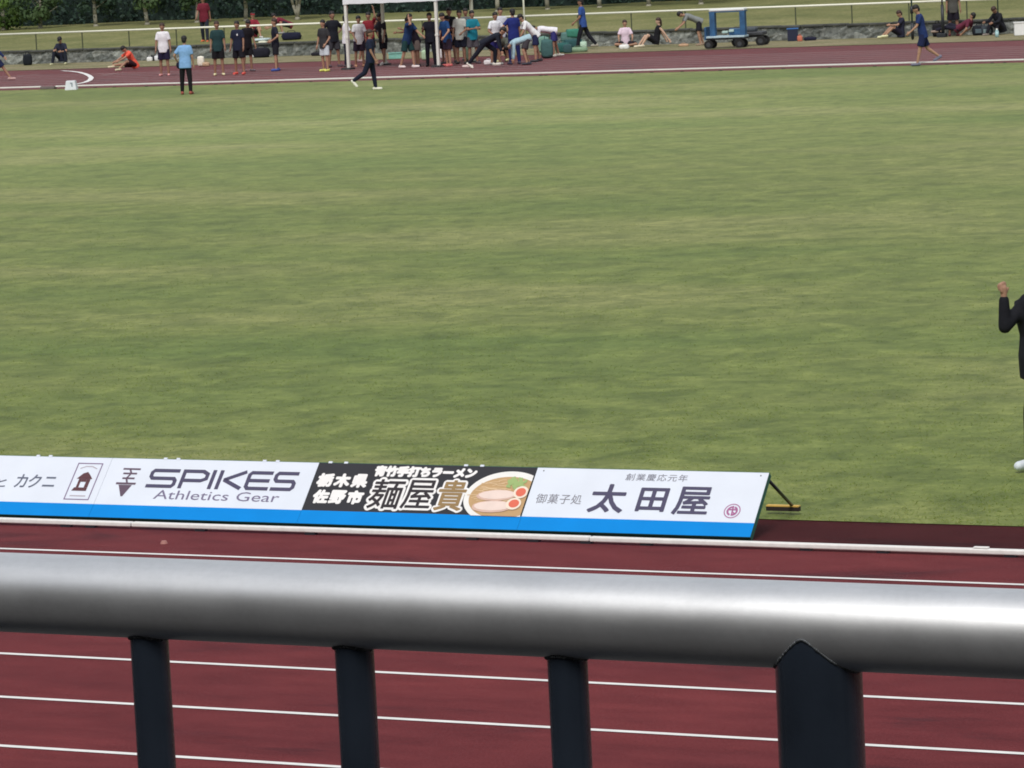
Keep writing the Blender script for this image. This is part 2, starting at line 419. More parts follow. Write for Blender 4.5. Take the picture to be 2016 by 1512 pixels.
# ------------------------------------------------------------------ unseen stand behind the camera; roof and dark finish shaped for the rail's reflections
bm = bmesh.new()
box(bm, (-1, -1.0, 2.95), (60, 7.2, .3))
box(bm, (-1, 2.48, 1.4), (60, .2, 2.798))
for k in range(9):
    box(bm, (-1, -4.95 - .8 * k, 3.1 + .2 + .2 * k), (60, .8, .4 + .4 * k))
box(bm, (-1, -12.2, 4.5), (60, .4, 9.0))
box(bm, (-1, -7.2, 7.9), (60, 10, .35))
struct('unseen_stand', bm, mat('dark_concrete', (.022, .020, .019), .9, var=.2, scale=2))

# ------------------------------------------------------------------ guard rail in the foreground
RY = 2.4; FLOOR = 3.1; RR = .0302
STEEL = steel_mat()
SHADE_STEEL = mat('shade_steel', (.034, .046, .068), .26, metal=.5, var=.28, scale=9, bump=.03, bscale=300)  # rail's steel darkened in colour for the dim stand reflected in it
WELD = mat('weld_steel', (.10, .11, .12), .5, metal=.5, var=.4, scale=200)
t = thing('guard_rail', 'steel guard rail with thick round top rail across the foreground', 'railing', (-1.2, RY, FLOOR))
zt = at(1008, 1207, RY).z - FLOOR
bm = bmesh.new(); cone(bm, (-6, 0, zt), (6, 0, zt), RR, RR, 64)
o = obj('top_rail', bm, STEEL, t, smooth=True)
def mid(px0, px1, py): return (at(px0, py, RY).x + at(px1, py, RY).x) / 2 + 1.2
bxs = [mid(258, 330, 1260), mid(660, 735, 1280), mid(1077, 1157, 1300)]
sp = (bxs[2] - bxs[0]) / 2
px_ = mid(1533, 1692, 1330)
xs = [bxs[0] - sp * k for k in (3, 2, 1)] + bxs + [px_ + sp * k for k in (1, 2, 3)]
RB = .0144
def weld(bm, x, r, rr, z):
    for i in range(60):
        a = 2 * math.pi * i / 60
        ex = x + r * math.cos(a); ey = r * math.sin(a)
        q = max(rr * rr - ey * ey, 0) ** .5
        ball(bm, (ex, ey, z - q), .0016 + rng.uniform(-.0006, .0008), sub=1)
for x in xs:
    bm = bmesh.new(); cone(bm, (x, 0, .08), (x, 0, zt - RR * .6), RB, RB, 32, cap=False); 
    bo = obj('baluster', bm, SHADE_STEEL, t, smooth=True)
    bm = bmesh.new(); weld(bm, x, RB, RR, zt); obj('weld', bm, WELD, bo, smooth=True)
RP = .0299
for x in (px_, px_ - sp * 7.2):
    bm = bmesh.new(); cone(bm, (x, 0, .0), (x, 0, zt), RP, RP, 48, cap=False)
    bo = obj('post', bm, SHADE_STEEL, t, smooth=True)
    bm = bmesh.new()
    for i in range(170):
        a = 2 * math.pi * i / 170; ex = x + RP * math.cos(a); ey = RP * math.sin(a)
        ball(bm, (ex, ey, zt - max(RR * RR - ey * ey, 0) ** .5), .0011 + rng.uniform(-.0005, .0005), sub=1)
    obj('weld', bm, WELD, bo, smooth=True)
bm = bmesh.new(); cone(bm, (-6, 0, .1), (6, 0, .1), .02, .02, 24); obj('bottom_rail', bm, SHADE_STEEL, t, smooth=True)

# ------------------------------------------------------------------ advertising boards
BR = Vector((-10.834, 25.75, .030)); BL, BV = 1.92, .597
VD = Vector((0, .7082, .7060)); ND = Vector((0, -.7060, .7082))
def bp_(u, v, h=0.0): return Vector((u, 0, 0)) + VD * v + ND * h
def clip(poly, r):
    u0, v0, u1, v1 = r
    for ax, lim, sgn in ((0, u0, 1), (0, u1, -1), (1, v0, 1), (1, v1, -1)):
        out = []
        for i in range(len(poly)):
            a, b = poly[i - 1], poly[i]
            ia, ib = (a[ax] - lim) * sgn >= 0, (b[ax] - lim) * sgn >= 0
            if ia != ib:
                k = (lim - a[ax]) / (b[ax] - a[ax]); out.append((a[0] + (b[0] - a[0]) * k, a[1] + (b[1] - a[1]) * k))
            if ib: out.append(b)
        poly = out
        if not poly: break
    return poly
def decal(bm, poly, h, r=None):
    if r: poly = clip(poly, r)
    if len(poly) >= 3: bm.faces.new([bm.verts.new(bp_(u, v, h)) for u, v in poly])
def ell(u, v, a, b, n=40, rot=0, wob=0, t0=0, t1=360):
    o = []
    for i in range(n):
        t = R(t0 + (t1 - t0) * i / (n if t1 - t0 == 360 else n - 1)); k = 1 + (rng.uniform(-wob, wob) if wob else 0)
        x, y = a * math.cos(t) * k, b * math.sin(t) * k
        o.append((u + x * math.cos(rot) - y * math.sin(rot), v + x * math.sin(rot) + y * math.cos(rot)))
    return o
def ring(bm, u, v, a, b, wd, h, n=48, t0=0, t1=360):
    P = [R(t0 + (t1 - t0) * i / n) for i in range(n + 1)]
    for s, e in zip(P[:-1], P[1:]):
        decal(bm, [(u + a * math.cos(s), v + b * math.sin(s)), (u + a * math.cos(e), v + b * math.sin(e)),
                   (u + (a - wd) * math.cos(e), v + (b - wd) * math.sin(e)), (u + (a - wd) * math.cos(s), v + (b - wd) * math.sin(s))], h)
def stroke(bm, pts, wd, h, wv=None):
    """flat poly-line with mitred joints; wv = thickness of vertical runs if different"""
    pts = [Vector(p) for p in pts]; L = []; Rr = []
    for i, p in enumerate(pts):
        d0 = (p - pts[i - 1]).normalized() if i else (pts[1] - p).normalized()
        d1 = (pts[i + 1] - p).normalized() if i < len(pts) - 1 else d0
        n0 = Vector((-d0.y, d0.x)); n1 = Vector((-d1.y, d1.x)); nn = (n0 + n1)
        nn = nn.normalized() if nn.length > 1e-4 else n0
        k = wd / 2 / max(nn.dot(n0), .5)
        L.append(p + nn * k); Rr.append(p - nn * k)
    for i in range(len(pts) - 1): decal(bm, [tuple(L[i]), tuple(Rr[i]), tuple(Rr[i + 1]), tuple(L[i + 1])], h)
def glyphs(body, u0, u1, v0, v1, h, offset=0.0, outline=0.0, bm=None, keep=False, space=1.0):
    c = bpy.data.curves.new('t', 'FONT'); c.body = body; c.space_character = space; c.resolution_u = 3
    o = bpy.data.objects.new('t', c); C.objects.link(o)
    dg = bpy.context.evaluated_depsgraph_get(); dg.update()
    me = bpy.data.meshes.new_from_object(o.evaluated_get(dg)); bpy.data.objects.remove(o)
    co = np.array([v.co[:2] for v in me.vertices]); lo_, hi = co.min(0), co.max(0)
    co = (co - lo_) / (hi - lo_) * np.array([u1 - u0, v1 - v0]) + np.array([u0, v0])
    if bm is None: bm = bmesh.new()
    bold = offset * .45
    rad_ = outline if outline else bold
    shifts = [(rad_ * math.cos(2 * math.pi * k / 14), rad_ * math.sin(2 * math.pi * k / 14)) for k in range(14)] if rad_ > .0012 else [(0, 0)]
    for q, (sx, sy) in enumerate(shifts):
        vs = [bm.verts.new(bp_(a + sx, b + sy, h + q * .00007)) for a, b in co]
        for pl in me.polygons:
            try: bm.faces.new([vs[i] for i in pl.vertices])
            except ValueError: pass
    bpy.data.meshes.remove(me)
    return bm
def ink(c): return mat('print_ink', c, .5, spec=.3, var=.04, scale=12)
PANEL_W = mat('panel_white', (.715, .775, .875), .45, spec=.3, var=.035, scale=3)
PANEL_K = mat('panel_black', (.020, .020, .026), .4, spec=.5, var=.1, scale=3)
BLUE = mat('band_blue', (.0, .245, .72), .6, spec=.15, var=.05, scale=4)
EDGE = mat('board_edge', (.02, .12, .09), .6, var=.15)
INK = ink((.075, .07, .13))
def board(i, label, face):
    """board i counted from the right"""
    t = thing('advertising_board', label, 'advertising board', BR + Vector((-1.92 * (i + 1), 0, 0)), 0, 'advertising boards along the near kerb')
    g_ = .0012
    bm = bmesh.new()
    def slab(bm, u0, v0, u1, v1, h0, h1):
        A = [bm.verts.new(bp_(u, v, h0)) for u, v in ((u0, v0), (u1, v0), (u1, v1), (u0, v1))]
        B = [bm.verts.new(bp_(u, v, h1)) for u, v in ((u0, v0), (u1, v0), (u1, v1), (u0, v1))]
        bm.faces.new(A[::-1]); bm.faces.new(B)
        for k in range(4): bm.faces.new((A[k], A[(k + 1) % 4], B[(k + 1) % 4], B[k]))
    slab(bm, g_ / 2, 0, BL - g_ / 2, BV, -.048, -.001); obj('backing', bm, EDGE, t)
    bm = bmesh.new(); slab(bm, g_, .129, BL - g_, BV - .006, -.001, .002); obj('panel', bm, face, t)
    bm = bmesh.new(); slab(bm, g_, .002, BL - g_, .1288, -.001, .002); obj('band', bm, BLUE, t)
    for u in ((.06, BL - .06) if i == 0 else (.5, .62, 1.42, 1.54) if i == 2 else (.10, .24, 1.30, 1.44) if i == 1 else (1.2, 1.32)):
        bm = bmesh.new(); slab(bm, u - .016, BV - .010, u + .016, BV + .008, -.03, .005)
        if i == 0:
            bm.free(); bm = bmesh.new(); decal(bm, ell(u - .0, BV - .035, .006, .006, 10), .0035)
            obj('screw', bm, DARK, t)
        else: obj('clip', bm, PANEL_W, t)
    for u in (.145, BL - .145):
        bm = bmesh.new(); tube(bm, [bp_(u + (.12 if u > 1 else -.12), BV - .03, -.035), Vector((u, 1.20, .04))], .013, 8); obj('prop_leg', bm, DARK, t, smooth=True)
        bm = bmesh.new(); box(bm, (u - .07, 1.19, .018), (.27, .045, .034)); fb = obj('foot_bar', bm, mat('foot_bar', (.02, .012, .012), .7), t)
        bm = bmesh.new(); box(bm, (u - .07, 1.19, .0395), (.266, .048, .010)); obj('cover_strip', bm, mat('yellow_tape', (.66, .42, .10), .6, var=.1), fb)
    return t
H1, H2, H3, H4 = .0035, .0047, .0059, .0071
def pr(name, bm, M, t): return obj(name, bm, M, t)

# rightmost board
t = board(0, 'rightmost white board lettered 太田屋 in dark brush characters', PANEL_W); b0 = 1.92
pr('lettering', glyphs('太', b0 - 1.388, b0 - 1.105, .19, .445, H1, .015), INK, t)
pr('lettering', glyphs('田', b0 - .99, b0 - .765, .212, .42, H1, .015), INK, t)
pr('lettering', glyphs('屋', b0 - .69, b0 - .41, .19, .44, H1, .012), INK, t)
pr('lettering', glyphs('創業慶応元年', b0 - 1.155, b0 - .645, .49, .555, H1, .002, space=1.15), ink((.17, .17, .22)), t)
pr('lettering', glyphs('御菓子処', b0 - 1.845, b0 - 1.46,   .255, .345, H1, .0, space=1.1), ink((.20, .20, .24)), t)
bm = bmesh.new(); su, sv = b0 - .205, .232
ring(bm, su, sv, .066, .066, .008, H1)
ring(bm, su, sv, .045, .045, .016, H1, t0=100, t1=250); ring(bm, su, sv, .045, .045, .016, H1, t0=-80, t1=70)
stroke(bm, [(su - .03, sv + .012), (su + .03, sv + .012)], .012, H2); stroke(bm, [(su, sv + .046), (su + .004, sv - .044)], .012, H2)
stroke(bm, [(su + .004, sv - .01), (su + .034, sv - .03)], .011, H2 + .0002)
pr('seal_logo', bm, ink((.38, .14, .30)), t)

# ramen board
t = board(1, 'black board with a ramen bowl picture and white outlined lettering', PANEL_K); b1 = 3.84
WI = ink((.84, .84, .84))
for s, u0, v0 in (('栃', -3.79, .365), ('木', -3.635, .365), ('県', -3.48, .365), ('佐', -3.775, .205), ('野', -3.625, .205), ('市', -3.47, .205)):
    pr('lettering', glyphs(s, b1 + u0, b1 + u0 + .124, v0, v0 + .116, H1, .012, outline=.0095), WI, t)
pr('lettering', glyphs('青竹手打ちラーメン', b1 - 3.31, b1 - 2.43, .478, .568, H1, .012, outline=.009), WI, t)
bm = glyphs('麺', b1 - 3.28, b1 - 3.01, .165, .44, H1, .01, outline=.026)
glyphs('屋', b1 - 2.985, b1 - 2.735, .17, .44, H1 + .0012, .01, outline=.024, bm=bm); glyphs('貴', b1 - 2.69, b1 - 2.46, .165, .445, H1, .01, outline=.024, bm=bm)
pr('lettering_outline', bm, WI, t)
bm = glyphs('麺', b1 - 3.28, b1 - 3.01, .165, .44, H3, .008); glyphs('屋', b1 - 2.985, b1 - 2.735, .17, .44, H3, .008, bm=bm)
pr('lettering', bm, ink((.03, .025, .03)), t)
pr('lettering', glyphs('貴', b1 - 2.69, b1 - 2.46, .165, .445, H3, .012), ink((.30, .20, .09)), t)
cl = (0.02, .121, BL - .008, BV - .01); cu, cv = b1 - 2.11, .30
bm = bmesh.new(); decal(bm, ell(cu, cv, .35, .245, 64), .0080, cl); bw = pr('bowl_picture', bm, ink((.82, .82, .80)), t)
bm = bmesh.new(); decal(bm, ell(cu, cv - .005, .305, .198, 64), .0088, cl); obj('broth', bm, ink((.52, .34, .17)), bw)
bm = bmesh.new()
for k in range(46):
    u = cu + rng.uniform(-.27, .10); v = cv + rng.uniform(-.04, .165)
    if ((u - cu) / .27) ** 2 + ((v - cv) / .17) ** 2 > 1: continue
    a = rng.uniform(-.3, .5); L_ = rng.uniform(.03, .07)
    stroke(bm, [(u - L_ * math.cos(a), v - L_ * math.sin(a) * .6), (u, v + .006), (u + L_ * math.cos(a), v + L_ * math.sin(a) * .5)], .007, .0094 + k * .00003)
obj('noodles', bm, ink((.68, .50, .30)), bw)
bm = bmesh.new()
for k in range(26):
    decal(bm, ell(b1 - 2.05 + rng.uniform(-.07, .075), .425 + rng.uniform(-.05, .05), .022, .014, 10, rng.uniform(0, 3), .2), .0118 + k * .00003, cl)
obj('green_onion', bm, ink((.33, .46, .18)), bw)
bm = bmesh.new(); decal(bm, ell(b1 - 2.185, .312, .168, .052, 40, .05, .03), .0130, cl); decal(bm, ell(b1 - 2.19, .205, .175, .056, 40, .03, .03), .0136, cl)
ch = obj('pork_slice', bm, ink((.66, .46, .38)), bw)
bm = bmesh.new(); decal(bm, ell(b1 - 2.18, .318, .155, .042, 40, .05, .03), .0142, cl); decal(bm, ell(b1 - 2.185, .212, .160, .044, 40, .03, .03), .0148, cl)
obj('pork_face', bm, ink((.80, .66, .60)), bw)
bm = bmesh.new(); decal(bm, ell(b1 - 1.985, .345, .062, .058, 28), .0154, cl); decal(bm, ell(b1 - 2.015, .235, .064, .056, 28), .0158, cl); obj('egg_white', bm, ink((.84, .74, .62)), bw)
bm = bmesh.new(); decal(bm, ell(b1 - 1.985, .345, .042, .040, 24), .0162, cl); decal(bm, ell(b1 - 2.012, .237, .044, .038, 24), .0162, cl); obj('egg_yolk', bm, ink((.72, .16, .10)), bw)

# sports shop board
t = board(2, 'white board lettered SPIKES Athletics Gear beside a spike emblem', PANEL_W); b2 = 5.76
bm = bmesh.new(); u0, u1, v0, v1 = b2 - 5.345, b2 - 3.98, .306, .494; T = .034
lw = .245; gap = .028; mv = (v0 + v1) / 2; a, b, = v0 + T / 2, v1 - T / 2
x = u0
def S_(x, w):
    stroke(bm, [(x + w, b), (x + .035, b), (x + T / 2, b - .02), (x + T / 2, mv + .02), (x + .035, mv), (x + w - .035, mv), (x + w - T / 2, mv - .02), (x + w - T / 2, a + .02), (x + w - .035, a), (x, a)], T, H1)
S_(x, .27); x += .30
stroke(bm, [(x + T / 2, v0), (x + T / 2, b), (x + .19, b), (x + .235, b - .025), (x + .235, mv + .006), (x + .19, mv - .014), (x + T, mv - .014)], T, H1); x += .275
stroke(bm, [(x + T / 2, v0), (x + T / 2, v1)], T, H1); x += .068
stroke(bm, [(x + T / 2, v0), (x + T / 2, v1)], T, H1 + .0001)
stroke(bm, [(x + .245, v1 - .01), (x + .07, mv + .004), (x + .07, mv - .004), (x + .235, v0 + .012)], T, H1 + .0003); x += .262
stroke(bm, [(x + .225, b), (x + .035, b), (x + T / 2, b - .02), (x + T / 2, a + .02), (x + .035, a), (x + .225, a)], T, H1); stroke(bm, [(x + T, mv), (x + .215, mv)], T, H1 + .0001); x += .245
S_(x, u1 - x)
pr('lettering', bm, INK, t)
pr('lettering', glyphs('Athletics Gear', b2 - 5.23, b2 - 4.08, .196, .285, H1, .0), ink((.19, .17, .27)), t)
bm = bmesh.new(); e = b2 - 5.54
for (xa, xb, v) in ((-.075, .088, .485), (-.06, .07, .440), (-.05, .065, .392)): stroke(bm, [(e + xa, v), (e + xb, v)], .017, H1)
stroke(bm, [(e - .01, .485), (e + .016, .44), (e - .012, .392), (e + .012, .345)], .016, H1 + .0003)
stroke(bm, [(e - .09, .340), (e + .095, .340)], .020, H1)
decal(bm, [(e - .06, .326), (e + .065, .326), (e + .016, .212), (e - .0, .212)], H1)
pr('spike_emblem', bm, ink((.12, .08, .12)), t)

# leftmost board
t = board(3, 'leftmost white board in view, lettered カクニ with a framed house emblem', PANEL_W); b3 = 7.68
pr('lettering', glyphs('カ', b3 - 6.59, b3 - 6.485, .275, .405, H1, .004), ink((.12, .14, .2)), t)
pr('lettering', glyphs('ク', b3 - 6.465, b3 - 6.355, .275, .405, H1, .004), ink((.12, .14, .2)), t)
pr('lettering', glyphs('ニ', b3 - 6.32, b3 - 6.21, .29, .385, H1, .004), ink((.12, .14, .2)), t)
pr('lettering', glyphs('と', b3 - 6.78, b3 - 6.68, .275, .36, H1, .004), ink((.12, .14, .2)), t)
bm = bmesh.new(); fu0, fu1, fv0, fv1 = b3 - 6.06, b3 - 5.83, .17, .53
for pts in ([(fu0, fv0), (fu1, fv0)], [(fu0, fv1), (fu1, fv1)]): stroke(bm, pts, .010, H1)
for pts in ([(fu0, fv0 - .005), (fu0, fv1 + .005)], [(fu1, fv0 - .005), (fu1, fv1 + .005)]): stroke(bm, pts, .010, H1 + .0002)
pr('emblem_frame', bm, ink((.22, .16, .28)), t)
bm = bmesh.new(); hc = (fu0 + fu1) / 2
decal(bm, [(hc - .075, .375), (hc + .075, .375), (hc + .045, .41), (hc + .01, .445), (hc - .03, .43)], H1)
decal(bm, [(hc - .05, .374), (hc - .05, .29), (hc - .025, .29), (hc - .025, .374)], H1); decal(bm, [(hc + .025, .374), (hc + .025, .29), (hc + .06, .29), (hc + .06, .374)], H1)
decal(bm, [(hc - .065, .289), (hc + .06, .289), (hc + .06, .255), (hc - .08, .255)], H1); decal(bm, [(hc - .024, .374), (hc + .024, .374), (hc + .024, .345), (hc - .024, .345)], H1)
pr('house_emblem', bm, ink((.11, .045, .055)), t)
bm = bmesh.new(); stroke(bm, [(hc - .075, .205), (hc + .075, .205)], .012, H1); stroke(bm, [(hc - .08, .478), (hc - .03, .50), (hc + .03, .50), (hc + .08, .478)], .010, H1)
pr('emblem_text', bm, ink((.45, .42, .48)), t)

# ------------------------------------------------------------------ hedge and trees on the bank
hz = .92
HL = leaf_mat('hedge_leaf', (.018, .042, .034), (.034, .066, .046))
t = thing('hedge', 'tall dark green hedge along the top of the grass bank', 'hedge', (-65, 136.3, hz))
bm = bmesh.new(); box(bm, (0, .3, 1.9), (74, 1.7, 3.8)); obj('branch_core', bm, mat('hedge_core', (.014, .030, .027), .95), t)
n = 26000; P = np.stack([nrng.uniform(-37, 37, n), -.55 - np.abs(nrng.normal(0, .22, n)), nrng.uniform(0, 3.9, n)], 1)
P[:, 1] += .3 * np.sin(P[:, 0] * 1.7) * np.sin(P[:, 2] * 2.1 + P[:, 0])
P[:, 0] += nrng.normal(0, .2, n)
tri_cloud('foliage', P, nrng.uniform(.05, .13, n), HL, t, .2, 3)

BARK = mat('bark', (.30, .29, .23), .9, var=.3, scale=6, bump=.5, bscale=20)
LEAVES = [leaf_mat('leaf_green', (.030, .062, .022), (.075, .125, .045)), leaf_mat('leaf_blue_green', (.020, .048, .030), (.050, .090, .050)), leaf_mat('leaf_light', (.05, .10, .02), (.11, .19, .04))]
def tree(px, py, label, hgt, lm, seed, fork=False, cb=1.0, Y=131.5, cr=1.1):
    b = at(px, py, Y); z = bank_z(Y); r = random.Random(seed); g = np.random.default_rng(seed)
    t = thing('broadleaf_tree', label, 'tree', (b.x, Y, z - .02), 0, 'young trees in front of the hedge')
    bm = bmesh.new(); tops = []
    def limb(a, d, L, ra, rb, k=3):
        p = Vector(a)
        for i in range(k):
            q = p + d * (L / k) + Vector((r.uniform(-.04, .04), r.uniform(-.04, .04), 0)); cone(bm, p, q, ra + (rb - ra) * i / k, ra + (rb - ra) * (i + 1) / k, 9); p = q
        tops.append(p); return p
    cone(bm, (0, 0, 0), (0, 0, .12), .13, .085, 10)
    if fork:
        limb((0, 0, .1), Vector((-.25, 0, 1)), hgt * .55, .06, .03, 5); limb((.02, 0, .1), Vector((.22, .1, 1)), hgt * .6, .065, .03, 5)
    p = limb((0, 0, .1), Vector((r.uniform(-.06, .06), 0, 1)), hgt * .62, .085 if not fork else .05, .035, 6)
    for k in range(9):
        zz = cb + (hgt * .8 - cb) * k / 9; a = k * 2.4
        limb((0, 0, zz), Vector((math.cos(a), math.sin(a), .55)), .8, .03, .012, 3)
    obj('trunk', bm, BARK, t, smooth=True)
    cl = []
    for k in range(30):
        a = r.uniform(0, 6.28); zz = r.uniform(cb, hgt); f = math.sin(math.pi * min(1, max(.12, (zz - cb + .4) / (hgt - cb + .6)))) ** .6
        rad = r.uniform(.2, 1) * cr * f; cl.append((rad * math.cos(a), rad * math.sin(a), zz, r.uniform(.22, .42)))
    pts = np.concatenate([np.array(c[:3]) + g.normal(size=(95, 3)) * np.array([c[3], c[3], c[3] * .75]) * .62 for c in cl])
    tri_cloud('crown', pts, g.uniform(.05, .11, len(pts)), lm, t, .3, seed)
tree(8, 66, 'light green tree at the far left edge before the dark hedge', 3.4, LEAVES[2], 1, cb=.25)
tree(80, 60, 'bushy green tree between the light green tree and the first bare trunk', 3.6, LEAVES[0], 2, cb=.45)
tree(189, 52, 'tree with a pale bare trunk left of the white shirted man', 4.0, LEAVES[1], 3, cb=.75)
tree(290, 45, 'tree with a short pale trunk just above the white shirted man', 4.2, LEAVES[0], 4, cb=.8)
tree(388, 42, 'thin tree beside the standing person in maroon', 4.0, LEAVES[0], 5, cb=.75)
tree(484, 38, 'thin pale tree behind the seated person in red', 4.2, LEAVES[1], 6, cb=.9)
tree(586, 44, 'tree with a forked trunk beside the crouching person in maroon', 4.4, LEAVES[1], 7, fork=True, cb=1.2)
tree(980, 27, 'grey trunked tree right behind the blue shirted group at the tent', 4.5, LEAVES[1], 8, cb=1.2, cr=1.0)
tree(1078, 14, 'stout trunked tree above the bending man in white', 4.6, LEAVES[1], 9, cb=1.1)
tree(1180, 9, 'slender tree between the stout trunk and the pale trunk', 4.6, LEAVES[0], 10, cb=1.2)
tree(1277, 9, 'tree with a pale trunk above the woman in the pink shirt', 4.6, LEAVES[1], 11, cb=1.2)
tree(1380, 5, 'rightmost tree trunk above the bending person in grey', 4.6, LEAVES[0], 12, cb=1.2)

# ------------------------------------------------------------------ people
SKIN = [mat('skin', c, .55, spec=.4, var=.06, scale=10) for c in ((.40, .23, .155), (.30, .165, .11), (.56, .37, .27))]
HAIR = mat('hair', (.010, .009, .010), .6, var=.2, scale=30)
BHAIR = mat('brown_hair', (.045, .022, .016), .6, var=.2, scale=30)
YAW = R(26.3)
def dirv(p, ab, side):
    p = R(p); ab = R(ab); return Vector((side * math.sin(ab), math.sin(p) * math.cos(ab), -math.cos(p) * math.cos(ab)))
STAND = dict(lean=2, legs=((3, 4, 4), (-3, 4, 3)), arms=((4, 10, 12, 4), (2, 10, 14, 4)))
WALK = dict(lean=4, legs=((24, 2, 8), (-16, 2, 22)), arms=((-18, 8, 12, 4), (20, 8, 22, 2)))
SIT = dict(lean=-6, legs=((128, 6, 96), (124, 8, 92)), arms=((35, 14, 30, -6), (40, 12, 25, -10)))
SITX = dict(lean=16, legs=((98, 10, 16), (118, 8, 70)), arms=((55, 10, 12, -4), (50, 14, 20, -10)))
LOUNGE = dict(lean=-24, legs=((126, 6, 92), (120, 8, 82)), arms=((-35, 16, 4, 10), (-38, 12, 6, 8)))
BEND = dict(lean=82, legs=((8, 6, 8), (-6, 6, 6)), arms=((10, 8, 10, 4), (4, 8, 12, 4)))
CROUCH = dict(lean=35, legs=((112, 8, 122), (104, 10, 120)), arms=((40, 12, 30, -4), (48, 10, 24, -4)))
AKIMBO = dict(lean=0, legs=((4, 6, 4), (-2, 6, 4)), arms=((-18, 42, 40, -48), (-18, 42, 40, -48)))
def P_(base, **k):
    d = dict(base); d.update(k); return d
def person(label, loc, phi, pose, top, bottom, shoe, sleeve='short', pants='shorts', skin=0, hair=HAIR, h=1.70, cap=None, group=None, voxel=.013, extra=None, bulk=1.0, bare=False, fem=False, fist=False):
    k = h / 1.81; V = Vector
    lean = R(pose['lean']); td = V((0, math.sin(lean), math.cos(lean))); tn = V((0, math.cos(lean), -math.sin(lean)))
    pel = V((0, 0, 0)); sh = pel + td * .50; nk = sh + td * .06
    nod = R(pose.get('nod', pose['lean'] * .75)); turn = R(pose.get('turn', 0))
    hd = V((math.sin(R(pose.get('tilt', 0))), math.sin(nod), math.cos(nod))).normalized(); hc = nk + hd * .155
    hf = V((0, math.cos(nod), -math.sin(nod))); hf = (Quaternion(hd, turn) @ hf).normalized(); hr = hf.cross(hd).normalized()
    HM = Matrix((hr, hf, hd)).transposed()
    J = {}
    for s, i in ((-1, 0), (1, 1)):
        p, ab, kn = pose['legs'][i][:3]; hip = pel + V((s * .088, 0, -.02))
        knee = hip + dirv(p, ab, s) * .415; ank = knee + dirv(p - kn, ab * .5 if len(pose['legs'][i]) < 5 else pose['legs'][i][4], s) * .40
        fp = pose['legs'][i][3] if len(pose['legs'][i]) > 3 else 90
        fd = dirv(fp, 8, s); heel = ank + V((0, 0, -.045)) - fd * .05; toe = heel + fd * .20
        J['leg', i] = (hip, knee, ank, heel, toe, fd)
        a, ab, el, ab2 = pose['arms'][i]; sp_ = sh + V((s * .166, 0, -.015))
        elb = sp_ + dirv(a, ab, s) * .275; wr = elb + dirv(a + el, ab2, s) * .24
        J['arm', i] = (sp_, elb, wr, (wr - elb).normalized())
    bm = bmesh.new()
    X = V((1, 0, 0))
    loft(bm, [(pel - td * .07, X * .13, tn * .095), (pel + td * .05, X * .155, tn * .105), (pel + td * .2, X * .135, tn * .09), (pel + td * .38, X * .165, tn * .105), (sh + td * .0, X * .15, tn * .085), (sh + td * .05, X * .08, tn * .06)], 20)
    caps(bm, sh - X * .15, sh + X * .15, .055, .055)
    caps(bm, sh, nk + hd * .07, .056, .05)
    ball(bm, hc + hd * .02, .104, (.80, .95, 1.08), HM); ball(bm, hc - hd * .055 + hf * .022, .066, (.85, .95, .9), HM)
    ball(bm, hc + hf * .098 - hd * .015, .017, (.8, 1, 1.4), HM, 1)
    for s in (-1, 1): ball(bm, hc + hr * s * .08 - hd * .01, .024, (.45, .8, 1.2), HM, 1)
    for s, i in ((-1, 0), (1, 1)):
        hip, knee, ank, heel, toe, fd = J['leg', i]
        caps(bm, hip, knee, .082, .055); caps(bm, knee, ank, .054, .036); m_ = knee + (ank - knee) * .3; caps(bm, knee + (ank - knee) * .12, m_, .05, .054)
        caps(bm, heel, toe, .036, .03); cone(bm, ank, heel, .036, .034)
        sp_, elb, wr, fd_ = J['arm', i]
        caps(bm, sp_, elb, .048, .037); caps(bm, elb, wr, .038, .025)
        d, u, v = frame(fd_); u = u if abs(u.x) > abs(v.x) else v; v = d.cross(u)
        caps(bm, wr, wr + d * .075, .026, .03); caps(bm, wr + d * .05 - v * .02, wr + d * .08 + v * .02, .02, .02)
        for q, (o_, L_) in enumerate(((-.030, .062), (-.010, .075), (.011, .070), (.031, .052))):
            b0 = wr + d * .085 + v * o_
            if fist:
                k1 = b0 + d * L_ * .5 + u * .006; k2 = k1 + u * .024 - d * .010; caps(bm, b0 - d * .03, k1, .0135, .0125, 8); caps(bm, k1, k2, .0125, .0115, 8); caps(bm, k2, k2 - d * .030 - u * .006, .0115, .0105, 8); continue
            k1 = b0 + d * L_ * .55 + u * .006; caps(bm, b0, k1, .0105, .0098, 8); caps(bm, k1, k1 + d * L_ * .4 + u * .018, .0098, .0088, 8)
        th = wr + d * .03 - v * .028; caps(bm, th, th + (d * .8 - v * .7).normalized() * .055, .0135, .011, 8)
    body = fuse('body', bm, voxel, 2, .4)
    zmin = min(v.co.z for v in body.vertices)
    wd = bmesh.new(); parts = []
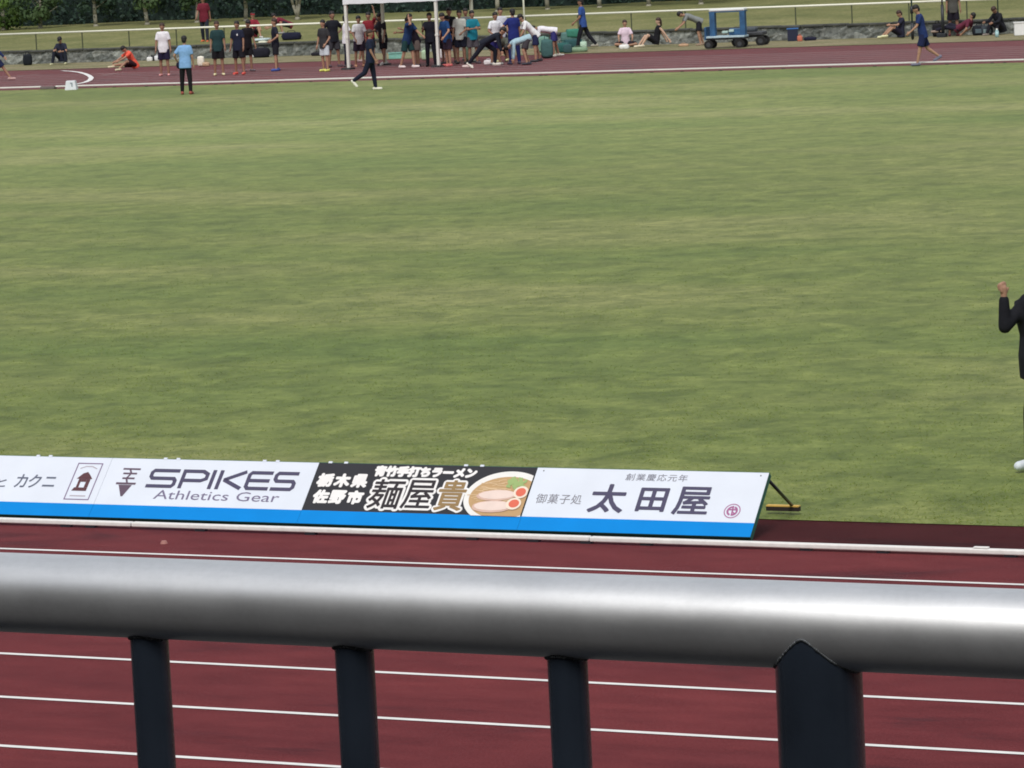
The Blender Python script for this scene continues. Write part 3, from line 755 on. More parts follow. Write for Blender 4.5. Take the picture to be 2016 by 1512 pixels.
    # top
    if top is not None and not bare:
        bm = bmesh.new(); w_ = (.162 if not fem else .148) * bulk
        hem = -.13
        loft(bm, [(pel + td * hem, X * (w_ + .03), tn * .135 * bulk), (pel + td * .06, X * (w_ + .024), tn * .13 * bulk), (pel + td * .22, X * (w_ + .006), tn * .112), (pel + td * .38, X * (w_ + .032), tn * .125), (sh + td * .0, X * (w_ + .028), tn * .105), (sh + td * .055, X * .095, tn * .078), (sh + td * .075, X * .07, tn * .066)], 22)
        caps(bm, sh - X * .148, sh + X * .148, .069, .069)
        for i in (0, 1):
            sp_, elb, wr, _d = J['arm', i]
            if sleeve == 'none': continue
            ball(bm, sp_, .060, sub=2)
            if sleeve == 'short': cone(bm, sp_, sp_ + (elb - sp_) * .74, .060, .064)
            else: caps(bm, sp_, elb, .060, .054); caps(bm, elb, wr - (wr - elb) * .08, .055, .044)
        if sleeve == 'long': cone(bm, sh + td * .03, nk + hd * .05, .085, .066, 16); caps(bm, sh - X * .14 - td * .005, sh + X * .14 - td * .005, .066, .066)
        parts.append(('shirt' if sleeve != 'long' else 'jacket', fuse('shirt', bm, .017, 2), cloth(top)))
    if bottom is not None:
        bm = bmesh.new()
        loft(bm, [(pel - td * .115, X * .125, tn * .10), (pel - td * .05, X * .168, tn * .118), (pel + td * .03, X * .168, tn * .118), (pel + td * .10, X * .155, tn * .11)], 20)
        for i in (0, 1):
            hip, knee, ank = J['leg', i][:3]
            ball(bm, hip, .1, sub=2)
            if pants == 'shorts': cone(bm, hip, hip + (knee - hip) * .84, .102, .108)
            elif pants == 'long': caps(bm, hip, knee, .098, .075); caps(bm, knee, ank + (knee - ank) * .05, .074, .056)
        parts.append(('shorts' if pants == 'shorts' else 'trousers', fuse('shorts', bm, .017, 2), cloth(bottom)))
    for i in (0, 1):
        hip, knee, ank, heel, toe, fd = J['leg', i]
        bm = bmesh.new(); caps(bm, heel + Vector((0, 0, .004)), toe + fd * .008, .047, .042); cone(bm, ank, heel, .048, .046)
        parts.append(('shoe', fuse('shoe', bm, .014, 2), cloth(shoe if not isinstance(shoe[0], tuple) else shoe[i], .6)))
    bm = bmesh.new(); ball(bm, hc + hd * .060 - hf * .010, .106, (.88, 1.0, .88), HM); ball(bm, hc - hf * .045 + hd * .0, .085, (.9, .8, 1.05), HM)
    if fem: caps(bm, hc - hf * .08, hc - hf * .09 - hd * .16, .05, .03)
    parts.append(('hair', fuse('hair', bm, .016, 2), hair))
    if cap:
        bm = bmesh.new(); ball(bm, hc + hd * .062 - hf * .012, .104, (.90, 1.02, .86), HM); loft(bm, [(hc + hd * .06 + hf * .10, hr * .07, hf * .075), (hc + hd * .075 + hf * .10, hr * .07, hf * .075)], 16)
        parts.append(('cap', fuse('cap', bm, .014, 1), cloth(cap)))
    if extra: parts += extra(J, hc, HM, td, tn, pel, sh)
    zmin = min(zmin, min(v.co.z for n_, me, _ in parts for v in me.vertices))
    t = thing('person', label, 'person', loc, R(phi) + YAW, group)
    for nm, me, M_ in [('body', body, SKIN[skin])] + parts:
        me.transform(Matrix.Scale(k, 4) @ Matrix.Translation((0, 0, -zmin)))
        link(nm, me, M_, t)
    return t
G1 = 'athletes gathered round the tent'; G2 = 'athletes resting by the wall'
def g0(px, py): return gp(px, py, .004)
NAVY = (.010, .014, .032); BLACK = (.008, .008, .011); DGREEN = (.010, .030, .030); W_ = (.78, .78, .84); ROYAL = (.020, .040, .24)
def col(r, g_, b): return srgb(r, g_, b)

# left group
person('person at the left edge in a dark blue jacket striding into view', g0(-6, 160), 268, P_(WALK, legs=((36, 2, 4), (-20, 2, 20)), lean=8), (.016, .03, .11), (.02, .03, .09), (.55, .38, .36), sleeve='long')
person('person in dark cap and navy shirt sitting hunched against the stone wall', gp(124, 127), 168, P_(SIT, lean=12, nod=34, legs=((126, 16, 112), (124, 18, 110)), arms=((30, 16, 60, -30), (34, 18, 66, -34))), (.022, .026, .05), (.012, .016, .028), (.62, .62, .40), pants='long', cap=(.012, .014, .022), group=G2)
person('person in bright orange shirt sitting and reaching to the feet', gp(266, 137), 120, P_(SITX, lean=30, nod=52, legs=((112, 6, 60), (96, 10, 10)), arms=((58, 8, 8, -4), (52, 12, 12, -8))), col(235, 100, 80), (.035, .012, .018), (.66, .62, .44), group=G2, h=1.66)
person('person in white T-shirt and dark shorts standing left of the light blue shirt', gp(325, 150), 176, P_(STAND, arms=((2, 12, 8, 6), (6, 12, 10, 4))), W_, (.016, .012, .04), (.70, .34, .34), skin=1, h=1.74, hair=BHAIR)
def bagx(J, hc, HM, td, tn, pel, sh):
    bm = bmesh.new(); c = J['arm', 0][2] + Vector((.02, .06, -.1)); ball(bm, c, .11, (.75, 1, 1.1)); return [('bag', fuse('bag', bm, .02, 2), cloth((.014, .012, .03)))]
person('person in light blue shirt and black trousers seen from behind on the grass', g0(368, 186), 352, P_(STAND, lean=4, arms=((-10, 34, 45, -14), (2, 10, 10, 4)), legs=((4, 5, 4), (-3, 5, 4))), col(128, 170, 218), BLACK, (.30, .08, .06), pants='long', h=1.70, extra=bagx)
person('person in dark green T-shirt and black shorts with pale yellow shoes', gp(432, 149), 184, STAND, (.018, .05, .055), BLACK, (.75, .72, .45), skin=1, h=1.76, hair=BHAIR)
def chest(J, hc, HM, td, tn, pel, sh):
    bm = bmesh.new(); c = pel + td * .40 + tn * .128 + Vector((-.05, 0, 0)); ball(bm, c, .035, (1, .3, 1.2)); return [('chest_badge', fuse('chest_badge', bm, .012, 1), cloth((.7, .7, .75)))]
person('person in navy T-shirt with white chest badge and orange red shoes', gp(472, 147), 160, P_(STAND, legs=((4, 8, 4), (-4, 6, 4))), (.014, .018, .042), (.010, .010, .016), (.75, .12, .10), skin=1, h=1.74, extra=chest)
person('person in black T-shirt half hidden behind the navy shirt with badge', gp(489, 141), 214, P_(STAND, lean=8, nod=26), (.012, .010, .014), (.012, .012, .016), (.16, .13, .15), skin=1, h=1.72)
person('person in black T-shirt and shorts with hands on hips and blue shoes', gp(545, 140), 100, P_(AKIMBO, lean=0, arms=((-15, 30, 70, -20), (-15, 30, 70, -20))), (.014, .016, .03), (.012, .012, .018), (.06, .10, .36), skin=0, h=1.72, hair=BHAIR)
# on the bank
def bk(px, Y): v = at(px, 40, Y); return Vector((v.x, Y, bank_z(Y) - .02))
person('person in maroon T-shirt and dark trousers standing on the grass bank', bk(402, 120.6), 168, P_(WALK, legs=((10, 3, 6), (-8, 3, 8))), (.16, .018, .035), (.022, .028, .045), (.72, .18, .08), pants='long', h=1.74, skin=1)
person('person in red cap and red shirt sitting on the grass bank', bk(497, 121.5), 200, P_(SIT, lean=6), (.26, .025, .045), (.012, .013, .02), (.6, .6, .6), cap=(.35, .03, .04), h=1.62)
person('person in maroon shirt bending over a bag on the grass bank', bk(570, 123), 96, P_(CROUCH, lean=62), (.17, .02, .04), (.02, .02, .03), (.3, .3, .3), h=1.66)
# around the tent
person('person in dark T-shirt, white shorts and yellow shoes at the left of the tent', gp(641, 141), 140, P_(STAND, arms=((-8, 18, 40, -20), (4, 10, 10, 4))), (.035, .035, .04), (.55, .60, .66), (.78, .85, .20), h=1.66, group=G1)
person('tall person in black T-shirt and dark shorts standing left of the tent pole', gp(659, 132), 206, AKIMBO, (.012, .014, .022), (.045, .045, .055), (.12, .08, .10), skin=1, h=1.84, group=G1)
person('person in white T-shirt reaching up to the front left tent corner', gp(684, 132), 280, P_(STAND, arms=((165, 12, 10, -4), (30, 10, 40, -4))), W_, (.014, .016, .035), (.10, .08, .09), pants='long', h=1.70, group=G1)
person('person in white patterned T-shirt and dark shorts beside the tent pole', gp(709, 132), 196, P_(STAND, lean=8, arms=((10, 14, 30, -10), (12, 12, 30, -10))), (.66, .68, .72), (.022, .014, .03), (.62, .34, .22), skin=1, h=1.68, group=G1)
person('person in red T-shirt with one arm raised inside the tent', gp(730, 126), 170, P_(STAND, arms=((150, 20, 30, -10), (10, 10, 10, 4))), (.22, .020, .030), (.012, .012, .02), (.4, .2, .15), skin=1, h=1.72, group=G1)
person('person in black T-shirt holding an arm down in the middle of the tent', gp(757, 128), 130, P_(STAND, lean=6, nod=20, legs=((14, 8, 6), (-12, 10, 8)), arms=((8, 10, 10, 4), (30, 10, 60, -20))), (.014, .012, .018), (.010, .010, .016), (.60, .58, .55), skin=1, h=1.74, group=G1)
person('person walking on the grass in navy top, black trousers and white shoes', g0(732, 178), 262, P_(WALK, lean=2, legs=((8, 2, 2), (-24, 2, 34, 40)), arms=((6, 6, 14, 2), (10, 6, 16, 2))), (.012, .018, .045), (.010, .013, .032), (.78, .78, .68), pants='long', skin=1, hair=BHAIR, h=1.72)
person('person in blue T-shirt and dark green shorts with white shoes inside the tent', gp(804, 134), 236, P_(STAND, lean=14, nod=4, legs=((16, 4, 12), (-8, 6, 10)), arms=((36, 10, 20, -6), (100, 24, 110, -20))), (.014, .040, .12), (.012, .045, .048), (.8, .72, .72), h=1.76, group=G1)
person('person in dark top leaning forward beside the blue shirt with green shorts', gp(822, 131), 120, P_(STAND, lean=22, nod=30, arms=((60, 12, 50, -10), (50, 12, 40, -10))), (.020, .016, .03), (.16, .13, .12), (.10, .07, .09), skin=1, h=1.66, group=G1)
person('person all in black standing just left of the front right tent pole', gp(850, 131), 176, P_(STAND, arms=((4, 8, 8, 4), (30, 14, 80, -10))), (.011, .012, .022), (.010, .011, .020), (.012, .012, .016), pants='long', h=1.72, skin=1, group=G1)
person('person in deep blue T-shirt and dark shorts right of the front tent pole', gp(883, 131), 128, P_(STAND, lean=10, nod=24, arms=((12, 26, 30, -10), (4, 10, 10, 4))), (.012, .050, .16), (.022, .012, .025), (.62, .16, .16), h=1.74, group=G1)
person('tall person with only dark hair showing behind the deep blue shirt', gp(889, 124), 170, STAND, (.02, .022, .03), (.02, .02, .025), (.1, .1, .1), h=1.80, group=G1)
person('person in pale grey printed T-shirt and dark shorts', gp(909, 126), 168, P_(STAND, arms=((10, 12, 50, -24), (4, 10, 10, 4))), (.48, .50, .47), (.010, .012, .026), (.05, .05, .05), skin=1, h=1.74, group=G1)
person('person in teal T-shirt and grey shorts', gp(933, 126), 206, P_(STAND, arms=((24, 10, 70, -40), (22, 10, 76, -40))), (.012, .20, .28), (.08, .075, .09), (.10, .08, .10), skin=1, h=1.72, group=G1)
person('person in white shirt with violet shorts right of the back tent pole', gp(977, 128), 205, P_(STAND, lean=8, arms=((12, 26, 50, -30), (8, 20, 40, -30))), (.74, .76, .82), (.020, .018, .12), (.3, .3, .3), h=1.68, skin=1, group=G1)
person('person with dark hair and pale shirt just behind the violet shorts', gp(989, 122), 190, STAND, (.55, .58, .66), (.02, .02, .06), (.3, .3, .3), h=1.76, group=G1)
person('person in black lunging forward with one hand on the track', gp(956, 134), 262, P_(BEND, lean=64, legs=((52, 6, 56), (-38, 6, 4, 50)), arms=((6, 6, 2, 2), (10, 10, 8, 2))), (.012, .015, .028), (.010, .012, .022), (.75, .73, .66), sleeve='long', pants='long', h=1.70, group=G1)
person('person in royal blue shirt and trousers standing with elbow out', gp(1014, 127), 20, P_(STAND, arms=((-6, 44, 50, -40), (2, 10, 10, 4))), (.016, .026, .16), (.014, .018, .10), (.05, .05, .09), pants='long', h=1.76, group=G1)
person('person in white T-shirt and navy shorts bending over at the right of the group', gp(1056, 122), 100, P_(BEND, lean=42, legs=((6, 6, 6), (-8, 6, 6)), arms=((20, 10, 14, 0), (26, 12, 16, 0))), (.80, .82, .84), (.016, .020, .07), (.05, .05, .06), h=1.72, group=G1)
person('person in light blue shirt bent down with a hand on the track', gp(1040, 128), 100, P_(BEND, lean=104, nod=130, legs=((24, 8, 38), (10, 8, 30)), arms=((4, 8, 2, 2), (-2, 8, 4, 2))), (.36, .52, .60), (.05, .045, .055), (.06, .06, .08), sleeve='long', h=1.66, group=G1)
person('person in white T-shirt and violet blue shorts bent double beside the green bags', gp(1092, 112), 92, P_(BEND, lean=80, nod=84, legs=((4, 6, 4), (-8, 6, 6)), arms=((16, 8, 10, 0), (10, 8, 12, 0))), (.78, .78, .84), (.035, .035, .16), (.55, .55, .50), skin=1, h=1.66, group=G1)
person('person in royal blue T-shirt and black trousers walking behind the green bags', gp(1150, 98), 80, P_(WALK, lean=4, legs=((18, 3, 6), (-22, 3, 16)), arms=((8, 10, 40, -4), (-4, 8, 12, 4))), (.035, .085, .30), (.012, .013, .020), (.35, .33, .28), pants='long', skin=1, h=1.78)
person('person in dark red top leaning behind the front right tent pole', gp(869, 127), 240, P_(STAND, lean=24, nod=30, arms=((40, 10, 50, -10), (30, 10, 40, -10))), (.12, .02, .04), (.016, .014, .022), (.10, .10, .12), skin=1, h=1.64, group=G1)
person('person in olive T-shirt crouching low behind the royal blue figure', gp(1001, 122), 150, P_(CROUCH, lean=40), (.10, .11, .09), (.012, .013, .018), (.70, .72, .40), skin=1, h=1.68, group=G1)
person('person in grey T-shirt and black shorts squeezed between grey and teal shirts', gp(921, 119), 178, P_(STAND, lean=6), (.12, .13, .14), (.012, .012, .018), (.2, .2, .2), skin=1, h=1.72, group=G1)
person('person in grey shirt bending behind the white patterned T-shirt', gp(718, 122), 250, P_(BEND, lean=52), (.10, .10, .13), (.014, .013, .02), (.4, .3, .3), skin=1, h=1.74, group=G1)
# resting on the verge
person('person in pale pink T-shirt sitting cross legged on the verge', gp(1232, 93), 182, P_(SIT, lean=0, legs=((84, 44, 0, 90, -58), (88, 46, 0, 90, -54)), arms=((24, 20, 40, -6), (24, 20, 36, 0))), (.74, .60, .72), (.025, .02, .03), (.55, .55, .5), hair=BHAIR, h=1.64, fem=True, group=G2)
person('person in black vest sitting and leaning back on straight arms', gp(1292, 92), 102, P_(LOUNGE, lean=-14, nod=6), (.010, .010, .014), (.014, .014, .02), (.72, .66, .52), sleeve='none', h=1.66, hair=BHAIR, skin=2, fem=True, group=G2)
person('person in grey T-shirt and black shorts bending beside the blue cart', gp(1378, 90), 96, P_(BEND, lean=66, nod=76, legs=((8, 6, 18), (-4, 8, 14)), arms=((30, 8, 20, 0), (24, 10, 24, 0))), (.22, .24, .24), (.014, .014, .022), (.30, .22, .16), skin=0, h=1.64, group=G2)
person('person in dark T-shirt sitting with knees up by the wall', gp(1774, 70), 100, P_(SIT, lean=-4, nod=28, legs=((132, 6, 84), (126, 8, 78)), arms=((52, 10, 40, -8), (-20, 14, 10, 6))), (.020, .022, .045), (.016, .014, .03), (.78, .78, .50), hair=BHAIR, h=1.66, group=G2)
person('person in navy T-shirt and shorts walking along the far white kerb', g0(1819, 129), 92, P_(WALK, lean=10, nod=26, legs=((16, 2, 4), (-18, 2, 36, 60)), arms=((24, 8, 26, 0), (-16, 12, 16, 4))), (.016, .034, .13), (.012, .018, .065), (.17, .17, .24), h=1.74, skin=0)
person('person in grey T-shirt and black shorts standing by the dark pole at right', gp(1878, 70), 182, STAND, (.085, .085, .08), (.014, .012, .022), (.28, .08, .10), skin=1, h=1.74)
person('person in dark clothes and maroon top lying on the verge', gp(1888, 72), 60, P_(SITX, lean=-62, nod=-20, legs=((100, 10, 24), (112, 8, 50)), arms=((10, 20, 40, -10), (20, 16, 40, -10))), (.13, .025, .05), (.016, .016, .032), (.34, .26, .22), pants='long', h=1.64, group=G2)
person('person in black jacket sitting hunched at the right end of the wall', gp(1972, 68), 130, P_(SIT, lean=24, nod=44, legs=((128, 10, 104), (124, 12, 100)), arms=((40, 14, 40, -14), (44, 14, 40, -14))), (.012, .013, .020), (.014, .014, .022), (.30, .26, .24), sleeve='long', pants='long', hair=BHAIR, skin=1, h=1.70, group=G2)
# near person at the right edge
person('person in black jacket raising a fist at the right edge of the field', gp(2073, 931, .004), 140, dict(lean=8, nod=14, legs=((3, 3, 3), (-2, 14, 3)), arms=((-6, 12, 10, 4), (46, 18, 134, 0))), (.010, .011, .016), (.010, .011, .015), (.66, .72, .78), sleeve='long', pants='long', h=1.79, bulk=1.5, voxel=.007, fist=True)

# ------------------------------------------------------------------ tent
t0 = gp(687, 137); t1 = gp(863, 132); tw = t1.x - t0.x; tdp = 2.45
t = thing('canopy_tent', 'white canopy tent standing on the far track over the group', 'tent', (t0.x, t0.y, 0))
WT = mat('tent_fabric', (.80, .83, .88), .6, var=.05, scale=2, bump=.3, bscale=3)
PW = mat('tent_pole', (.78, .78, .74), .4, metal=.1, var=.04); PB = mat('tent_pole_cream', (.62, .66, .52), .5, var=.05)
ZV = 2.04
bm = bmesh.new(); ctr = Vector((tw / 2, tdp / 2, 3.15)); cs = [Vector((-.06, -.06, 2.36)), Vector((tw + .06, -.06, 2.36)), Vector((tw + .06, tdp + .06, 2.36)), Vector((-.06, tdp + .06, 2.36))]
for i in range(4):
    a, b = cs[i], cs[(i + 1) % 4]
    quad(bm, [a, b, (b + ctr) / 2 - Vector((0, 0, .06)), (a + ctr) / 2 - Vector((0, 0, .06))]); quad(bm, [(a + ctr) / 2 - Vector((0, 0, .06)), (b + ctr) / 2 - Vector((0, 0, .06)), ctr, ctr + Vector((.001, 0, 0))])
bmesh.ops.remove_doubles(bm, verts=bm.verts, dist=.002)
r_ = obj('canopy', bm, WT, t)
md = r_.modifiers.new('thick', 'SOLIDIFY'); md.thickness = .006
bm = bmesh.new()
for i in range(4):
    a, b = cs[i], cs[(i + 1) % 4]; n_ = 12
    for k in range(n_):
        p = a.lerp(b, k / n_); q = a.lerp(b, (k + 1) / n_); s0 = .02 * abs(math.sin(k * 1.3)); s1 = .02 * abs(math.sin((k + 1) * 1.3))
        quad(bm, [p, q, Vector((q.x, q.y, ZV + s1)), Vector((p.x, p.y, ZV + s0))])
bmesh.ops.remove_doubles(bm, verts=bm.verts, dist=.001)
o = obj('valance', bm, WT, t); md = o.modifiers.new('thick', 'SOLIDIFY'); md.thickness = .006
for x, y, M_ in ((0, 0, PW), (tw, 0, PW), (0, tdp, PB), (tw, tdp, PB)):
    bm = bmesh.new(); box(bm, (x, y, 1.18), (.085, .085, 2.34)); box(bm, (x, y, 1.0), (.11, .11, .06)); po = obj('pole', bm, M_, t)
    bm = bmesh.new(); box(bm, (x - .03, y, .03), (.34, .34, .06), bev=.015); obj('base_weight', bm, mat('weight_plate', (.03, .03, .035), .6), po)
bm = bmesh.new()
for (a, b) in (((0, 0), (tw, 0)), ((0, tdp), (tw, tdp)), ((0, 0), (0, tdp)), ((tw, 0), (tw, tdp))):
    A = Vector((*a, 0)); B = Vector((*b, 0)); mm = (A + B) / 2
    for p, q, z0, z1 in ((A, mm, 2.3, 2.08), (A, mm, 2.08, 2.3), (mm, B, 2.3, 2.08), (mm, B, 2.08, 2.3)):
        cone(bm, (p.x, p.y, z0), (q.x, q.y, z1), .012, .012, 6)
obj('scissor_bar', bm, PB, t)

# ------------------------------------------------------------------ slim poles
def pole(px, py, label, hgt, r0, M_, sleeves=(), foot=None):
    b = gp(px, py); t = thing('marker_pole', label, 'pole', (b.x, b.y, 0))
    bm = bmesh.new(); cone(bm, (0, 0, 0), (0, 0, hgt), r0, r0 * .8, 10); obj('shaft', bm, M_, t, smooth=True)
    for z0, z1, r_ in sleeves:
        bm = bmesh.new(); cone(bm, (0, 0, z0), (0, 0, z1), r_, r_, 10); obj('sleeve', bm, DARK, t, smooth=True)
    if foot:
        bm = bmesh.new(); box(bm, (-.04, 0, foot[2] / 2), foot, bev=.02); obj('base_weight', bm, DARK, t)
    return t
pole(1036, 118, 'slim cream pole rising behind the bending man in white', 3.0, .032, PB)
pole(1797, 79, 'slim dark green pole behind the walking navy figure', 2.9, .03, mat('pole_green', (.02, .05, .045), .5), ((.05, .55, .05), (.85, 1.08, .055)))
pole(1857, 74, 'dark pole with black base weight beside the standing grey shirt', 2.9, .03, DARK, ((.1, 1.05, .05),), (.30, .24, .14))
pole(1966, 62, 'thin green pole behind the seated black jacket', 2.6, .022, mat('pole_green', (.02, .05, .03), .5))

# ------------------------------------------------------------------ bags and gear
def soft_bag(name, label, cat, loc, s, c, rot=0, seed=0, handle=True, group=None, flap=None):
    r = random.Random(seed); t = thing(name, label, cat, loc, rot, group)
    bm = bmesh.new(); bmesh.ops.create_cube(bm, size=1); bmesh.ops.subdivide_edges(bm, edges=bm.edges, cuts=5, use_grid_fill=True)
    for v in bm.verts:
        p = v.co * 2; L_ = max(abs(p.x), abs(p.y), abs(p.z)); q = p.normalized() * L_; v.co = (p * .5 + q * .5) * .5
        v.co += Vector((r.uniform(-1, 1), r.uniform(-1, 1), r.uniform(-1, 1))) * .025
        v.co = Vector((v.co.x * s[0], v.co.y * s[1], (v.co.z + .5) * s[2]))
    obj('bag_body', bm, cloth(c), t, smooth=True)
    if handle:
        bm = bmesh.new(); tube(bm, [(-s[0] * .22, 0, s[2] * .9), (-s[0] * .15, 0, s[2] * 1.18), (s[0] * .15, 0, s[2] * 1.18), (s[0] * .22, 0, s[2] * .9)], .012, 6); obj('handle', bm, cloth(tuple(v * .6 for v in c)), t)
    if flap:
        bm = bmesh.new(); box(bm, (0, -s[1] * .5, s[2] * .45), (s[0] * .6, .03, s[2] * .4), bev=.01); obj('pocket', bm, cloth(flap), t)
    return t
def crate(name, label, cat, loc, s, c, rot=0, group=None, lid=None):
    t = thing(name, label, cat, loc, rot, group)
    bm = bmesh.new(); w2, d2, h2 = s[0] / 2, s[1] / 2, s[2]; th = .015
    box(bm, (0, 0, th / 2), (s[0] * .92, s[1] * .92, th))
    for sx in (-1, 1): box(bm, (sx * w2 * .96, 0, h2 / 2 + th), (th, s[1], h2 - th))
    for sy in (-1, 1): box(bm, (0, sy * d2 * .96, h2 / 2 + th), (s[0] * .93, th, h2 - th - .004))
    obj('tub', bm, c, t)
    bm = bmesh.new()
    for sx in (-1, 1): box(bm, (sx * w2, 0, h2), (.04, s[1] + .05, .03))
    for sy in (-1, 1): box(bm, (0, sy * d2, h2 + .002), (s[0] - .05, .04, .03))
    obj('rim', bm, lid or c, t); return t
soft_bag('speaker_bag', 'black upright bag standing against the wall at far left', 'bag', gp(55, 129), (.34, .26, .42), (.012, .016, .022), .4, 1)
soft_bag('plastic_bag', 'white plastic bag beside the orange shirted person', 'bag', gp(295, 121), (.22, .18, .16), (.75, .76, .76), .4, 2, group='white bags')
soft_bag('plastic_bag', 'white bag nearest the white shirted man by the wall', 'bag', gp(311, 119), (.26, .2, .2), (.72, .74, .78), .4, 3, group='white bags')
soft_bag('sports_bag', 'small dark bag on top of the wall foot behind the white bags', 'bag', gp(302, 113), (.4, .25, .18), (.012, .012, .018), .4, 4)
soft_bag('paper_bag', 'crumpled white bag leaning right of the light blue shirt', 'bag', gp(396, 131), (.24, .2, .36), (.80, .78, .68), .4, 5, handle=False)
soft_bag('sports_bag', 'tan bag lying beside the crumpled white bag', 'bag', gp(406, 131), (.26, .22, .15), (.50, .36, .24), .4, 6)
soft_bag('sports_bag', 'big black bag against the wall right of the badge wearer', 'bag', gp(515, 110), (.62, .36, .36), (.014, .014, .024), .3, 7)
soft_bag('towel', 'white towel heaped in front of the big black bag', 'towel', gp(507, 114), (.36, .24, .16), (.75, .77, .78), .4, 8, handle=False)
soft_bag('sports_bag', 'flat dark bag on the verge left of the tent', 'bag', gp(628, 108), (.56, .3, .14), (.018, .018, .026), .4, 9)
soft_bag('sports_bag', 'dark navy holdall on the bank below the crouching maroon figure', 'bag', bk(572, 120.4), (.72, .34, .28), (.014, .016, .04), .4, 10)
soft_bag('picnic_sheet', 'pale blue sheet spread on the bank beside the red cap', 'sheet', bk(514, 120.2), (.55, .8, .12), (.50, .60, .62), .2, 11, handle=False)
soft_bag('plastic_bag', 'small white bag on the bank above the big black bag', 'bag', bk(515, 119.3), (.34, .2, .09), (.78, .80, .66), .4, 12)
soft_bag('plastic_bag', 'white carrier bag standing behind the front right tent pole', 'bag', gp(870, 116), (.24, .18, .34), (.66, .66, .68), .4, 13)
soft_bag('plastic_bag', 'white carrier bag on the track behind the lunging person', 'bag', gp(962, 128), (.30, .2, .16), (.76, .74, .76), .4, 14)
soft_bag('sports_bag', 'pink white shoe bag lying on the track left of the lunging person', 'bag', gp(921, 133), (.36, .18, .08), (.72, .60, .58), .4, 15, handle=False)
TEAL = (.030, .115, .110)
tb = mat('teal_plastic', (.05, .26, .22), .5, var=.15)
crate('crate', 'pale green plastic crate under the middle of the tent', 'crate', gp(780, 116), (.46, .34, .2), mat('mint_plastic', (.22, .50, .44), .5, var=.1), .4)
soft_bag('water_jug', 'green and white water container on the right of the all black figure', 'container', gp(836, 119), (.2, .2, .34), (.45, .62, .42), .4, 17)
soft_bag('water_jug', 'tall pale green water container between grey and teal shirts', 'container', gp(922, 120), (.22, .22, .5), (.34, .52, .34), .4, 18)
gb_ = 'teal green kit bags piled by the wall'
for i, (px, py, s, c, lab) in enumerate([
    (1078, 115, (.40, .34, .62), (.06, .14, .14), 'upright teal bag beside the head of the light blue bender'),
    (1070, 104, (.44, .36, .55), (.16, .30, .25), 'pale green bag standing behind the upright teal bag'),
    (1108, 104, (.50, .4, .34), TEAL, 'dark teal bag at the foot of the green pile'),
    (1118, 105, (.30, .26, .30), (.045, .10, .11), 'small navy teal bag at the front of the green pile'),
    (1138, 103, (.66, .4, .17), (.24, .36, .24), 'flat pale green mat at the right foot of the pile'),
    (1128, 93, (.72, .4, .32), (.03, .09, .10), 'long dark teal bag across the middle of the pile'),
    (1122, 84, (.60, .36, .42), (.10, .20, .19), 'grey teal bag near the top of the pile'),
    (1130, 72, (.50, .34, .30), (.05, .22, .16), 'bright green bag topmost of the pile'),
    (1149, 93, (.24, .22, .22), (.50, .68, .56), 'small mint bag at the right of the pile')]):
    soft_bag('kit_bag', lab, 'bag', Vector((gp(px, max(py, 92)).x, gp(px, max(py, 92)).y, max(0, (92 - py) / 56))), s, c, .4, 20 + i, handle=i % 2 == 0, group=gb_)
soft_bag('paper_sheet', 'white flat sheet on the track edge below the bent double person', 'sheet', gp(1092, 110), (.66, .3, .05), (.76, .74, .72), .45, 41, handle=False)
soft_bag('plastic_bag', 'white bag in front of the pink shirted woman', 'bag', gp(1229, 97), (.34, .26, .16), (.80, .82, .82), .4, 42)
soft_bag('sports_bag', 'orange tan bag on the verge left of the blue cart', 'bag', gp(1346, 92), (.34, .2, .1), (.52, .34, .22), .4, 43)
t = crate('cool_box', 'dark blue cool box with lighter lid against the wall', 'cool box', gp(1561, 78), (.34, .30, .42), mat('navy_plastic', (.012, .018, .05), .5), .4, lid=mat('blue_plastic', (.05, .18, .48), .5))
soft_bag('sports_bag', 'orange red bag beside the dark blue cool box', 'bag', gp(1575, 82), (.18, .16, .2), (.55, .18, .12), .4, 44)
soft_bag('sports_bag', 'flat black bag lying right of the orange red bag', 'bag', gp(1595, 74), (.42, .3, .13), (.014, .016, .04), .4, 45)
soft_bag('backpack', 'dark grey backpack between the lying person and the black jacket', 'backpack', gp(1928, 69), (.46, .36, .34), (.020, .024, .034), .4, 46, flap=(.10, .14, .17))
soft_bag('backpack', 'grey backpack with pale panel left of the bottle', 'backpack', gp(1943, 69), (.40, .34, .32), (.045, .055, .07), .4, 47, flap=(.24, .32, .34))
soft_bag('backpack', 'black backpack leaning behind the walking navy figure', 'backpack', gp(1846, 71), (.34, .3, .44), (.014, .014, .02), .4, 48)
crate('basket', 'white plastic basket at the far right end of the wall', 'basket', gp(2010, 70), (.42, .32, .42), mat('white_plastic', (.80, .81, .82), .5, var=.04), .4)
# bottle
b = gp(1963, 74); t = thing('drink_bottle', 'pale blue drink bottle standing before the seated black jacket', 'bottle', b)
bm = bmesh.new(); cone(bm, (0, 0, 0), (0, 0, .2), .06, .06, 14); cone(bm, (0, 0, .2), (0, 0, .25), .06, .03, 14); obj('bottle_body', bm, mat('bottle_blue', (.35, .55, .58), .3), t, smooth=True)
bm = bmesh.new(); cone(bm, (0, 0, .25), (0, 0, .29), .032, .032, 12); obj('cap', bm, WHITE, t)
